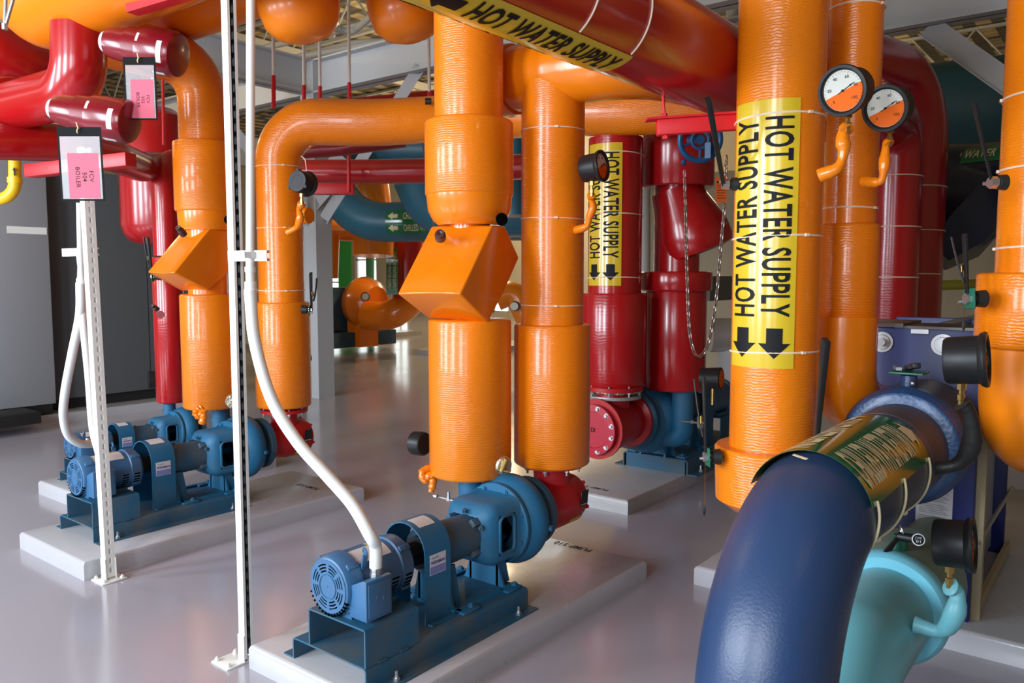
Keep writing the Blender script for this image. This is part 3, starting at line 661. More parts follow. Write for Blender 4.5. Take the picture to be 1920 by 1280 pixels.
# ================================================================== PIPES OF THE NEAREST PUMP
def valve_cover(g, c, z0, k, th, hw, mat):
    """hand-wrapped box over the slanted valve body, drawn as a side profile and given its width"""
    t = math.radians(th); h = Vector((-math.cos(t), -math.sin(t), 0)); cc = Vector((math.sin(t), -math.cos(t), 0))
    prof = [(-.205, -.135), (-.06, .006), (.085, .006), (.385, -.310), (.12, -.440), (-.06, -.31)]
    m = MB().prism([(x * k, y * k) for x, y in prof], Vector((c[0], c[1], z0)) - cc * hw, h, Z, cc * hw * 2)
    bmesh.ops.subdivide_edges(m.bm, edges=[e for e in m.bm.edges if abs((e.verts[0].co - e.verts[1].co).dot(cc)) > .1], cuts=3, use_grid_fill=True)
    for v in m.bm.verts:
        v.co += Vector((math.sin(v.co.y * 17 + v.co.z * 9), math.sin(v.co.x * 21), math.sin(v.co.y * 13 + v.co.x * 15))) * .0045
    m.bm.normal_update(); es = [e for e in m.bm.edges if len(e.link_faces) == 2 and e.calc_face_angle(0) > .4]
    bmesh.ops.bevel(m.bm, geom=es, offset=.009, segments=3, affect='EDGES', profile=.5)
    return m.build('valve_cover', mat, g, 50)
A_ = (2.95, 2.58); DA = 3.95
gA = thing('discharge_pipe', (A_[0], A_[1], zat(888, DA)), 'orange insulated pipe with box-shaped valve cover rising from nearest pump', 'pipe')
zA = lambda py: zat(py, DA - (888 - py) / 1505 * 4 * .081)
collar('lower_lagging', A_, zA(889), zA(598), .203, gA, M_ow)
collar('upper_lagging', A_, zA(368), zA(226), .213, gA, M_ow)
MB().lathe([(0, 0), (0, .15), (.02, .175), (.07, .20), (zA(366) - zA(422), .208), (zA(366) - zA(422), 0)], (A_[0], A_[1], zA(422)), Z, 64).build('valve_neck', M_os, gA)
MB().cyl((A_[0], A_[1], zA(600)), (A_[0], A_[1], zA(415)), .10, 48).build('valve_body', M_os, gA)
MB().cyl((A_[0], A_[1], zA(230)), (A_[0], A_[1], 3.6), .165, 64).build('riser', M_ow, gA)
valve_cover(gA, A_, 1.832, 1.0, 12, .165, M_os)
def plug(g, p, d, r=.018, L_=.04): MB().lathe([(0, 0), (0, r), (L_ * .6, r), (L_ * .62, r * .8), (L_, r * .75), (L_, r * .45), (L_ * .8, 0)], p, d, 16).build('drain_plug', M_plug, g)
plug(gA, atd(826, 446, 3.68), (-.6, -.5, .35), .026, .05)
MB().lathe([(0, 0), (0, .03), (.008, .03), (.008, 0)], atd(940, 411, 3.74), (-.4, -.9, 0), 16).build('vent_opening', M_hole, gA)
# torn lagging with foil and brass at the foot
m = MB().lathe([(0, 0), (0, .045), (.012, .04), (.02, 0)], atd(944, 872, 3.78), (-.3, -.95, -.1), 14); m.build('torn_patch', M_foil, gA)
m = MB(); m.cyl(atd(940, 884, 3.76), atd(950, 860, 3.75), .012, 10); m.cyl(atd(932, 880, 3.76), atd(955, 884, 3.76), .009, 10); m.build('brass_valve', M_brass, gA)
# bleed line by the pump
g = thing('bleed_line', atd(803, 885, 3.9), 'orange taped drain cock with thin steel line beside the near pump neck', 'drain cock')
MB().sweep(spline([atd(808, 876, 3.95), atd(792, 885, 3.93), atd(797, 900, 3.92), atd(808, 890, 3.92), atd(812, 905, 3.92), atd(808, 922, 3.92)], 6), [.016, .02, .022, .02, .019, .02, .022] * 4 + [.015, .015, .015], 12).build('taped_cock', M_os, g)
m = MB(); m.cyl(atd(812, 928, 3.9), atd(865, 942, 3.85), .0055, 10)
for px, py in ((817, 929), (841, 936), (852, 938)): m.lathe([(-.008, 0), (-.008, .011), (.008, .011), (.008, 0)], atd(px, py, 3.88), atd(865, 942, 3.85) - atd(812, 928, 3.9), 6)
m.cyl(atd(841, 936, 3.87), atd(841, 922, 3.87), .008, 8); m.build('steel_line', M_steel, g)

B_ = (3.302, 2.335); DB = 4.06
zB = lambda py: zat(py, 4.09 - (866 - py) / 1505 * 4.1 * .081)
ZR = 2.60
gB = thing('suction_pipe', (B_[0], B_[1], zB(868)), 'orange insulated pipe with nylon ties above the nearest red suction diffuser', 'pipe')
collar('lower_lagging', B_, zB(868), zB(607), .193, gB, M_ow)
MB().cyl((B_[0], B_[1], zB(610)), (B_[0], B_[1], ZR), .157, 64).build('riser', M_ow, gB)
MB().sweep(bezpath([(3.29, 2.62, ZR), (3.30, 2.30, ZR), (3.36, 1.88, ZR), (3.9, 1.80, ZR + .02), (5.2, 1.80, ZR + .02)], .3), .163, 56).build('tee_run', M_os, gB)
MB().lathe([(0, 0), (0, .175), (.05, .182), (.10, .178), (.14, .165), (.14, 0)], (3.292, 2.56, ZR), (-.02, 1, 0), 56).build('tee_end_cap', M_os, gB)
ties_v(gB, B_, .157, (253, 413, 571), DB, ha=5)
# ================================================================== PIPES OF THE LEFT PUMP
C_ = tuple(atx(396, 720, 3.05)[:2]); DC = (Vector((C_[0], C_[1], 1.2)) - EYE).dot(FW)
zC = lambda py: zat(py, DC + (py - 600) / 1505 * 5.4 * .081)
gC = thing('discharge_pipe', (C_[0], C_[1], zC(765)), 'orange insulated pipe with box-shaped valve cover, left of the white posts', 'pipe')
collar('lower_lagging', C_, zC(762), zC(551), .188, gC, M_ow)
collar('upper_lagging', C_, zC(398), zC(268), .200, gC, M_ow)
MB().lathe([(0, 0), (0, .17), (.03, .180), (zC(396) - zC(432), .185), (zC(396) - zC(432), 0)], (C_[0], C_[1], zC(432)), Z, 56).build('valve_neck', M_os, gC)
MB().cyl((C_[0], C_[1], zC(553)), (C_[0], C_[1], zC(425)), .13, 40).build('valve_body', M_os, gC)
zt = zC(118)
MB().sweep(bezpath([(C_[0], C_[1], zC(272)), (C_[0], C_[1], zt), (C_[0] - .72, C_[1], zt)], .25), .160, 56).build('riser', M_ow, gC)
valve_cover(gC, C_, zC(432), .93, 5, .15, M_os)
plug(gC, atd(345, 440, 5.0), (-.7, -.3, .6), .022, .07)
MB().lathe([(0, 0), (0, .03), (.008, .03), (.008, 0)], atd(429, 412, 5.1), (-.4, -.9, 0), 16).build('vent_opening', M_hole, gC)
m = MB().lathe([(0, 0), (0, .05), (.012, .045), (.02, 0)], atd(437, 752, 5.2), (-.5, -.85, -.1), 14); m.build('torn_patch', M_foil, gC)
g = thing('drain_cock', atd(373, 780, 5.15), 'orange taped drain cock under the left orange valve pipe', 'drain cock')
MB().sweep(spline([atd(380, 762, 5.2), atd(368, 772, 5.18), atd(372, 780, 5.17), atd(382, 772, 5.17), atd(379, 795, 5.17)], 6), [.02, .026, .022, .028, .02] * 5, 12).build('taped_body', M_os, g)

D_ = (3.445, 4.775); DD = 5.66
zD = lambda py: zat(py, DD + (py - 700) / 1505 * 5.6 * .081)
gD = thing('suction_pipe', (D_[0], D_[1], zD(762)), 'orange insulated pipe with elbow turning right above the left pump suction', 'pipe')
collar('lower_lagging', D_, zD(762), zD(566), .192, gD, M_ow)
zr = zat(229, 5.6)
e1 = atd(700, 231, 5.55); e2 = atd(960, 215, 5.7); e3 = atd(1240, 207, 5.3); e4 = atd(1420, 190, 5.0)
MB().sweep(bezpath([(D_[0], D_[1], zD(570)), (D_[0], D_[1], zr), e1, e2, e3, e4], [.28, 2.0, 2.0, 2.0], 14), .158, 56).build('riser', M_ow, gD)
ties_v(gD, D_, .158, (313, 427, 544), 5.55, ha=10)
m = MB(); m.sweep(spline([atd(565, 293, 5.3), atd(572, 300, 5.28), atd(575, 322, 5.3)], 6), .003, 6); m.build('loose_tie_tail', M_nylon, gD)

# small red discharge pipe by the boilers
P3 = (2.5 + .8 * 1.09, 5.86 + .8 * .45); D3 = 6.5
P3 = tuple(atx(322, 740, 3.38)[:2])
zP = lambda py: zat(py, (Vector((P3[0], P3[1], 1.2)) - EYE).dot(FW))
g3 = thing('red_discharge_pipe', (P3[0], P3[1], zP(755)), 'narrow red insulated pipe rising from the farthest left pump', 'pipe')
MB().sweep(bezpath([(P3[0], P3[1], zP(480)), (P3[0], P3[1], zP(300)), (P3[0] + .9, P3[1] + .5, zP(300))], .2), .100, 40).build('riser', M_rs, g3)
collar('lower_lagging', P3, zP(755), zP(482), .118, g3, M_rw)
plug(g3, atd(295, 580, 6.0), (-.8, -.3, .5), .02, .06)
MB().lathe([(0, 0), (0, .03), (.01, .03), (.01, 0)], atd(301, 590, 6.1), (-.6, -.8, 0), 16).build('vent_opening', M_maroon, g3)

# ================================================================== HEADERS OVERHEAD
hy, hz, hr = 1.42, 2.451, .175
gH = thing('red_header', (0.3, hy, hz), 'dark red overhead header pipe carrying the yellow HOT WATER SUPPLY label', 'pipe')
MB().cyl((0.3, hy, hz), (4.35, hy, hz), hr, 72).build('jacket', M_rs, gH)
xl = aty(835, 30, 1.30).x; xr = aty(1158, 118, 1.38).x; Lh = xr - xl; ph = Vector(((xl + xr) / 2, hy, hz))
def nyz(phi): return Vector((0, -math.cos(math.radians(phi)), -math.sin(math.radians(phi))))
lb = wrap_rect(gH, ph, (1, 0, 0), nyz(100), hr + .003, Lh, .27, M_yellow)
wrap_text(lb, ph, (1, 0, 0), nyz(77), hr + .0052, 'HOT WATER SUPPLY', Lh * .76, .088, M_ink, 0, Lh * .085, bold=.028)
wrap_text(lb, ph, (1, 0, 0), nyz(124), hr + .0052, 'HOT WATER SUPPLY', Lh * .76, .088, M_ink, 0, Lh * .085, rot=180, bold=.028)
for phi in (78, 124): wrap_arrow(lb, ph, (1, 0, 0), nyz(phi), hr + .0052, Lh * .13, .10, M_ink, 0, -Lh * .40, -1)
for x in (xl + .03, xl + Lh * .64, xr - .03):
    m = MB(); m.torus((x, hy, hz), (1, .03, .04), hr + .003, .003, 36, 8, 0, math.radians(150), ref=nyz(-95)); m.build('cable_tie', M_nylon, gH)
# trapeze under the header
g = thing('red_trapeze', atd(1300, 240, 2.7), 'bright red steel strut hanging under the labelled red header', 'pipe support')
ts, te = atd(1222, 240, 3.05), atd(1420, 226, 3.05); tx = (te - ts).normalized(); ty = Z.cross(tx).normalized()
M4 = Matrix.Translation(ts) @ Matrix((tx, ty, tx.cross(ty))).transposed().to_4x4(); LT = (te - ts).length
MB().box((.02, -.02, -.030), (LT, .025, .028), M4, .004).box((-.02, -.03, .028), (LT, .035, .036), M4).build('beam', M_strut_red, g)
m = MB(); m.cyl(M4 @ Vector((.05, -.0, -.045)), M4 @ Vector((.05, .0, .36)), .006, 8); m.lathe([(0, 0), (0, .012), (.012, .012), (.012, 0)], M4 @ Vector((.05, 0, .040)), Z, 6); m.lathe([(0, 0), (0, .012), (.012, .012), (.012, 0)], M4 @ Vector((.05, -.0, -.045)), Z, 6); m.build('hanger_rod', M_strut_red, g)

# big orange headers, upper left
g = thing('orange_header', (2.15, 2.2, 3.2), 'large bright orange header filling the top left corner', 'pipe')
MB().sweep(bezpath([(2.15, 2.2, 3.20), (2.15, 5.42, 3.20), (2.15, 5.45, 4.6)], .38, 14), .27, 72).build('jacket', M_oh, g)
p1 = aty(148, 100, 3.62)
g = thing('red_branch', atd(148, 80, 3.35), 'glossy bright red elbow hanging under the large orange header', 'pipe')
q0 = atd(148, 50, 4.42); q1 = atd(148, 168, 4.45); q2 = Vector((q1.x - .1, q1.y + 1.6, q1.z))
MB().sweep(bezpath([q0, q1, q2], .17, 14), .142, 48).build('jacket', M_rs, g)
MB().lathe([(0, 0), (0, .19), (.05, .215), (.14, .215), (.14, 0)], q1 + Vector((0, .85, 0)), (0, 1, 0), 40).build('flange_cover', M_rs, g)
g = thing('orange_header', (2.95, 1.95, 3.42), 'second orange header running behind the large one, top left', 'pipe')
MB().cyl((2.95, 1.95, 3.42), (2.95, 5.6, 3.42), .25, 64).build('jacket', M_oh, g)
for px, cy, D in ((572, 77, 4.3), (770, 77, 4.6)):
    c = atd(px, cy, D); 
    g = thing('orange_header_end', c, 'orange rounded pipe end hanging overhead, ' + ('left of the header label' if px > 700 else 'above the orange elbow'), 'pipe')
    rr = .215
    MB().lathe([(0, 0), (.004, rr * .35), (.03, rr * .68), (.08, rr * .9), (.16, rr), (.9, rr), (.9, 0)], c, (-.10, .12, 1), 56).build('jacket', M_oh, g)
# red strut and rods over the orange header
g = thing('red_beam', atd(300, 10, 3.0), 'bright red steel channel across the large orange header', 'pipe support')
a = atd(243, 22, 4.0); b_ = atd(470, -45, 3.55); t = (b_ - a).normalized(); s_ = Z.cross(t).normalized()
M4 = Matrix.Translation(a) @ Matrix((t, s_, t.cross(s_))).transposed().to_4x4()
MB().box((0, -.02, 0), (1.2, -.012, .15), M4).box((0, -.02, -.008), (1.2, .05, 0), M4).box((0, -.02, .15), (1.2, .05, .158), M4).box((.0, -.012, 0), (.03, -.004, .05), M4).build('channel', M_strut_red, g)
g = thing('steel_rods', atd(8, 50, 2.9), 'pair of thin steel rods meeting at the far top left corner', 'rod')
MB().cyl(atd(9, 52, 2.9), atd(12, -30, 2.9), .006, 10).cyl(atd(9, 52, 2.9), atd(30, -20, 2.9), .007, 10).lathe([(-.01, 0), (-.01, .01), (.01, .01), (.01, 0)], atd(9, 50, 2.9), Z, 12).build('rods', M_steel, g)
# red pipes further left
g = thing('red_main', atd(0, 265, 4.6), 'red pipe running left behind the pink FCV 504 tag', 'pipe')
MB().sweep(bezpath([atd(-60, 262, 4.7), atd(120, 268, 5.1), atd(215, 292, 5.6), atd(262, 312, 6.2), atd(345, 312, 7.0)], .3), .115, 40).build('jacket', M_rs, g)
g = thing('red_main', atd(0, 110, 3.9), 'broad red pipe behind the orange header at the left edge', 'pipe')
MB().sweep(bezpath([atd(-160, 20, 5.2), atd(20, 118, 5.5), atd(150, 150, 6.1)], .3), .21, 48).build('jacket', M_rs, g)
g = thing('red_bracket', atd(70, 320, 4.7), 'flat red angle bracket under the red main beside the yellow pipe', 'pipe support')
a = atd(45, 322, 4.8); b_ = atd(235, 300, 4.5); t = (b_ - a).normalized(); s_ = Z.cross(t).normalized(); M4 = Matrix.Translation(a) @ Matrix((t, s_, t.cross(s_))).transposed().to_4x4()
MB().box((0, 0, -.03), ((b_ - a).length, .08, .045), M4, .003).build('angle', M_strut_red, g)
g = thing('expansion_tank', atd(300, 460, 7.9), 'red round-bottomed tank hanging behind the narrow red pipe', 'tank')
c = atd(297, 462, 7.9); zt_ = zat(205, 7.9) - c.z; rr = .33
MB().lathe([(0, 0), (.01, .14), (.05, .25), (.12, .31), (.20, rr), (zt_ - .2, rr), (zt_ - .1, .30), (zt_ - .02, .18), (zt_, 0)], c, Z, 56).build('shell', M_rs, g)
MB().cyl(c + Z * (zt_ - .02), Vector((c.x, c.y, 7.2)), .012, 8).build('hanger', M_white, g)
g = thing('hanger_rod', atd(307, 190, 6.6), 'thin red hanger rod above the red tank', 'rod')
MB().cyl(atd(307, 272, 6.6), atd(305, 120, 6.6), .012, 10).build('rod', M_strut_red, g)
g = thing('yellow_gas_pipe', atd(18, 300, 5.8), 'yellow gas pipe with elbow at the left edge in front of the boiler', 'pipe')
MB().sweep(bezpath([atd(28, 255, 5.8), atd(28, 372, 5.8), atd(-80, 376, 5.8)], .12, 10), .042, 28).build('pipe', M_yel, g)
MB().lathe([(-.02, .03), (-.02, .05), (.02, .05), (.02, .03)], atd(28, 338, 5.8), Z, 28).build('coupling', M_yel, g)
flat_text('\u2191', atd(27, 321, 5.74), RT, Z, g, M_ink, .03, .05, .0, 'flow_arrow') if False else MB().prism([(0, .03), (-.016, .008), (-.006, .008), (-.006, -.03), (.006, -.03), (.006, .008), (.016, .008)], atd(27, 321, 5.752), RT, Z, FW * .001).build('flow_arrow', M_ink, g)

# ================================================================== ACTUATORS AND TAGS
def actuator(a, b_, R, label):
    a = Vector(a); b_ = Vector(b_); L_ = (b_ - a).length; d = (b_ - a).normalized()
    g = thing('valve_actuator', a, label, 'actuator')
    MB().lathe([(0, 0), (0, R * .62), (L_ * .1, R * .70), (L_ * .3, R * .74), (L_ * .32, R * .86), (L_ * .50, R * .88), (L_ * .52, R * .97), (L_ * .6, R), (L_ * .93, R), (L_ * .98, R * .93), (L_, R * .80), (L_, 0)], a, d, 48).build('housing', M_maroon, g)
    u, v, _ = frame(d); q = (EYE - a).normalized(); n = (q - d * q.dot(d)).normalized()
    wrap_rect(g, a + d * L_ * .87, d, n, R + .001, .028, R * .95, M_paper, 'data_sticker')
    wrap_rect(g, a + d * L_ * .55, d, n + Z * .5, R * .98 + .001, .014, R * .4, M_paper, 'small_sticker')
    t = d.cross(n); w_ = n * .3 - Z * .95
    wrap_rect(g, a + d * L_ * .80, d, w_, R + .001, .065, .022, M_paper, 'lower_sticker')
    MB().box((-.05, -.045, -.05), (.06, .045, .04), Matrix.Translation(a + d * L_ * .12) @ Matrix((d, d.cross(Z).normalized(), Z)).transposed().to_4x4(), .01).build('gearbox', M_maroon, g)
    MB().cyl(a - d * .03, a + d * .01, R * .45, 24).build('white_end_plate', M_paper, g)
    return g
def holder(tl, w_, h_, num, label, lean=0.0, u=None):
    g = thing('tag_holder', tl, label, 'tag')
    u = (u or RT).normalized(); v = (-Z + u * lean).normalized(); n = u.cross(v).normalized()
    if n.dot(EYE - Vector(tl)) < 0: n = -n
    M4 = Matrix.Translation(Vector(tl)) @ Matrix((u, v, n)).transposed().to_4x4(); f = .009
    MB().box((0, 0, -.001), (f, h_, .001), M4).box((w_ - f, 0, -.001), (w_, h_, .001), M4).box((f, h_ - f, -.001), (w_ - f, h_, .001), M4).box((f, 0, -.001), (w_ - f, h_ * .125, .001), M4).build('black_border', M_blackm, g)
    MB().box((f, h_ * .125, -.0004), (w_ - f, h_ - f, .0), M4).build('clear_sleeve', M_sleevegl, g)
    cx0, cx1, cy0, cy1 = w_ * .20, w_ * .90, h_ * .35, h_ * .965
    cd = MB().box((cx0, cy0, .0002), (cx1, cy1, .0007), M4).build('pink_card', M_pink, g)
    R3 = M4.to_3x3()
    for i, tx in enumerate(('FCV', num, 'BOILER')):
        x = cx1 - (cx1 - cx0) * (.25 + .22 * i); y = cy0 + (cy1 - cy0) * (.52 + .01 * i)
        flat_text(tx, M4 @ Vector((x, y, .0012)), R3 @ Vector((0, 1, 0)), R3 @ Vector((1, 0, 0)), cd, M_ink, None, w_ * .098, .01)
    m = MB(); m.torus(M4 @ Vector((w_ * .5, h_ * .05, .003)), R3 @ Vector((1, .3, 0)), .012, .003, 20, 6); m.cyl(M4 @ Vector((w_ * .5, h_ * .03, .004)), M4 @ Vector((w_ * .46, -h_ * .06, .004)), .003, 8); m.build('hang_tie', M_cream, g)
    return g
actuator(atd(108, 205, 4.02), atd(247, 230, 3.98), .108, 'dark red cylindrical valve actuator holding the FCV 504 tag')
actuator(atd(206, 80, 4.20), atd(337, 104, 4.16), .118, 'dark red cylindrical valve actuator holding the FCV 502 tag, upper one')
holder(atd(106, 238, 3.72), (189 - 106) / 1500 * 3.72, (375 - 238) / 1500 * 3.72, '504', 'pink FCV 504 BOILER card in a black-framed sleeve, lower and nearer one', .02)
holder(atd(230, 107, 3.95), (291 - 230) / 1500 * 3.95, (223 - 107) / 1500 * 3.95, '502', 'smaller-looking pink FCV 502 BOILER card in a black-framed sleeve, upper one', .01)

# ================================================================== RIGHT-HAND GROUP
# big labelled pipe
F_ = tuple(atx(1450, 700, 3.0)[:2]); DF = (Vector((F_[0], F_[1], 1.6)) - EYE).dot(FW)
zF = lambda py: zat(py, DF + (py - 518) / 1505 * DF * .081)
gF = thing('supply_pipe', (F_[0], F_[1], zF(960)), 'large orange pipe with tall yellow HOT WATER SUPPLY label and black arrows', 'pipe')
RF = 78.5 / 1500 * DF
MB().cyl((F_[0], F_[1], zF(860)), (F_[0], F_[1], 3.8), RF, 72).build('riser', M_ow, gF)
MB().lathe([(0, 0), (0, .10), (.01, .15), (.05, .205), (zF(832) - zF(955) - .01, .212), (zF(832) - zF(955), .204), (zF(832) - zF(955), 0)], (F_[0], F_[1], zF(958)), Z, 64).build('lower_lagging', M_ow, gF)
zn = .50
MB().sweep(bezpath([(F_[0], F_[1], zF(950)), (F_[0], F_[1], zn), (3.86, .95, zn)], .2), .105, 40).build('lower_elbow', M_os, gF)
sup_label(gF, F_, RF, DF, 206, 684, -22, .265)
for py, h_ in ((228, 60), (447, 60), (657, 60), (850, 60)):
    z = zF(py); _, d = ppt(F_, 38 if py < 800 else 70, RF, z); tie(gF, (F_[0], F_[1], z), (.02, .03, 1), RF, M_nylon, d, .004)
# second orange pipe with elbow into the exchanger
G_ = tuple(atx(1590, 500, 3.42)[:2]); DG = (Vector((G_[0], G_[1], 1.6)) - EYE).dot(FW)
zG = lambda py: zat(py, DG + (py - 518) / 1505 * DG * .081)
gG = thing('exchanger_pipe', (G_[0], G_[1], zG(700)), 'orange pipe beside the labelled one, with collar and elbow into the heat exchanger', 'pipe')
RG = 45 / 1500 * DG * 1.03
zt2 = 1.02
MB().cyl((G_[0], G_[1], zG(440)), (G_[0], G_[1], 3.8), RG, 56).build('riser', M_ow, gG)
collar('collar', G_, zG(598), zG(420), 53.5 / 1500 * DG, gG, M_ow)
MB().sweep(bezpath([(G_[0] - .03, G_[1] + .0, zG(592)), (G_[0] - .03, G_[1] + .0, 1.13), (3.87, .90, .93)], .16, 12), .128, 48).build('elbow', M_os, gG)
MB().lathe([(0, 0), (0, .15), (.05, .16), (.05, 0)], (3.80, .905, .95), (1, 0, 0), 48).build('end_collar', M_os, gG)
for py in (18, 212, 392): z = zG(py); _, d = ppt(G_, 60, RG, z); tie(gG, (G_[0], G_[1], z), (.03, -.02, 1), RG, M_nylon, d, .004)
# pipe at the right edge
H_ = tuple(atx(1958, 500, 3.35)[:2]); DH = (Vector((H_[0], H_[1], 1.6)) - EYE).dot(FW)
zH = lambda py: zat(py, DH + (py - 518) / 1505 * DH * .081)
gR = thing('exchanger_pipe', (H_[0], H_[1], zH(800)), 'orange pipe with collar and bottom elbow cut by the right edge of the picture', 'pipe')
RH = 80 / 1500 * DH
MB().cyl((H_[0], H_[1], zH(540)), (H_[0], H_[1], 3.8), RH, 56).build('riser', M_ow, gR)
collar('collar', H_, zH(652), zH(511), 110 / 1500 * DH, gR, M_ow)
MB().sweep(bezpath([(H_[0], H_[1], zH(645)), (H_[0], H_[1], 1.05), (H_[0] + .75, H_[1] - .05, 1.05)], .24, 14), 98 / 1500 * DH, 56).build('elbow', M_oh, gR)
for py in (181, 317, 465): z = zH(py); _, d = ppt(H_, -80, RH, z); tie(gR, (H_[0], H_[1], z), (.03, .02, 1), RH, M_nylon, d, .004)

# plate heat exchanger
hx = thing('heat_exchanger', (3.9, .8, .10), 'blue plate heat exchanger with large washers and white notice, standing on the right pad', 'heat exchanger')
X0, Y0, Y1, ZT = 3.87, .52, 1.10, 1.37
MB().box((X0, Y0, .10), (X0 + .045, Y1, ZT), bev=.004).build('front_plate', M_hx, hx)
MB().box((X0 + 1.1, Y0, .10), (X0 + 1.145, Y1, ZT), bev=.004).build('rear_plate', M_hx, hx)
m = MB()
for k in range(60): m.box((X0 + .10 + k * .0155, Y0 + .05, .16), (X0 + .108 + k * .0155, Y1 - .05, ZT - .08))
o = m.build('plate_pack', M_steel, hx)
MB().box((X0 - .01, Y0 - .01, ZT), (X0 + .30, Y0 + .34, ZT + .012)).box((X0 - .03, Y0 + .30, ZT + .006), (X0 + .34, Y1 + .02, ZT + .022)).build('top_cover', bump(nmat('dusty_steel', (.11, .095, .085), .4, .5), (1, 1, 1), 12, .1, .002), hx)
MB().box((X0 - .02, Y0 + .2, ZT - .02), (X0 + 1.6, Y0 + .27, ZT - .001)).build('carrying_bar', M_steel, hx)
MB().box((X0 + .05, Y0 - .035, .02), (X0 + .10, Y0 + .0, ZT - .05)).box((X0 + .10, Y0 - .03, .12), (X0 + 1.1, Y0 - .01, .18)).build('side_frame', nmat('frame_buff', (.42, .34, .20), .5), hx)
for k in range(2):
    zz = .45 + k * .5; m = MB().cyl((X0 - .01, Y0 - .018, zz), (X0 + 1.2, Y0 - .018, zz), .010, 10); m.build('tie_rod', M_steel, hx)
for py_, pz in ((.91, 1.305), (.665, 1.305), (1.12, 1.0), (1.12, .6)):
    m = MB().lathe([(0, 0), (0, .046), (.006, .046), (.006, .034), (.012, .032), (.012, .018), (.034, .018), (.034, 0)], (X0, py_, pz), (-1, 0, 0), 28)
    m.build('tension_bolt', M_alu, hx)
nt_ = MB().box((X0 - .0016, .60, .50), (X0 - .0006, .745, .775)).build('notice', M_paper, hx)
a = aty(1712, 900, .68); 
m = MB()
for k in range(33):
    if k in (5, 12, 17, 25): continue
    m.box((X0 - .0022, .615 + .02 * ((k * 7) % 3) * .5, .512 + k * .0076), (X0 - .0017, .732, .5148 + k * .0076))
m.build('notice_text', nmat('notice_grey_ink', (.25, .25, .28), .6), nt_)
MB().box((X0 - .0024, .60, .775), (X0 - .0008, .745, .81)).build('notice_yellow_header', M_yel, nt_)
MB().box((X0 - .003, .77, .55), (X0 - .001, .84, .66)).build('teal_sticker', M_skyg, nt_)

# navy pipe with green label
YN, ZN = .68, .965
gN = thing('chilled_water_pipe', (1.85, YN, 0), 'thick navy insulated pipe with green label, big elbow in the foreground right', 'pipe')
MB().sweep(bezpath([(1.86, YN, .0), (1.86, YN, ZN), (3.2, YN, ZN)], .46, 28), .166, 96).build('jacket', M_navy, gN)
MB().sweep([(2.92, YN, ZN), (3.3, YN, ZN)], .167, 72).build('dusty_section', M_navyd, gN)
MB().lathe([(0, .16), (.0, .195), (.006, .206), (.018, .209), (.03, .216), (.05, .217), (.06, .222), (.09, .222), (.10, .217), (.10, .16)], (3.18, YN, ZN), (1, 0, 0), 96).build('mastic_ring', M_rope, gN)
MB().sweep([(3.27, YN, ZN), (3.62, YN, ZN), (3.66, YN, ZN), (3.86, YN, ZN)], [.214, .214, .15, .15], 72).build('valve_jacket', M_navyd, gN)
RN = .166; g1, g2 = 2.16, 2.86; Lg = g2 - g1
def nyz2(phi): return Vector((0, -math.cos(math.radians(phi)), math.sin(math.radians(phi))))   # 0 = towards -y, 90 = up
pN = Vector(((g1 + g2) / 2, YN, ZN))
lb = wrap_rect(gN, pN, (1, 0, 0), nyz2(88), RN + .003, Lg, .44, M_green, 'green_label')
M_olive = nmat('label_green_olive', (.16, .12, .01), .2, coat=.4)
for phi in (50, 116):
    wrap_text(lb, pN, (1, 0, 0), nyz2(phi), RN + .0052, 'CHILLED WATER RETURN', Lg * .80, .135, M_inkw, 0, -Lg * .06, rot=0 if phi < 90 else 180, bold=.024)
    wrap_arrow(lb, pN, (1, 0, 0), nyz2(phi), RN + .0052, Lg * .12, .12, M_inkw, 0, Lg * .42, 1)
for x in (2.20, 2.50, 2.84):
    m = MB(); m.torus((x, YN, ZN), (1, 0, -.03), RN + .006, .0036, 24, 8, 0, math.radians(72), ref=nyz2(17))
    e = Vector((x, YN, ZN)) + nyz2(-55) * (RN + .008); m.lathe([(-.010, 0), (-.010, .009), (.0, .011), (.010, .008), (.010, 0)], e, (1, .4, -.2), 8); m.build('cable_tie', M_cream, gN)
MB().box((-.022, -.004, 0), (.022, .004, .0015), Matrix.Translation((2.085, .68, ZN + .1645)) @ Matrix.Rotation(-.22, 4, 'Y') @ Matrix.Rotation(1.2, 4, 'Z')).build('paint_chip', M_cream, gN)
# valve on top of the navy jacket
g = thing('lever_valve', (3.36, YN + .02, ZN + .21), 'small black lever valve with green plate on top of the navy pipe', 'valve')
MB().lathe([(0, 0), (0, .032), (.05, .030), (.05, 0)], (3.36, YN + .01, ZN + .205), Z, 20).build('stem_boss', M_navy, g)
MB().box((3.30, YN - .05, ZN + .262), (3.42, YN + .07, ZN + .270), bev=.002).build('notch_plate', M_valvegreen, g)
M4 = Matrix.Translation((3.36, YN + .01, ZN + .275)) @ Matrix.Rotation(math.radians(200), 4, 'Z')
MB().box((-.03, -.014, .0), (.17, .014, .02), M4 @ Matrix.Rotation(-.15, 4, 'Y'), .003).build('lever', M_black, g)
MB().box((.02, -.006, -.045), (.10, .006, -.035), M4, .002).box((-.05, -.05, .0), (.03, -.03, .012), M4).build('trigger', M_steel, g)
ball_chain((3.33, YN - .06, ZN + .27), (3.34, YN - .07, ZN + .21), g, tip=False)
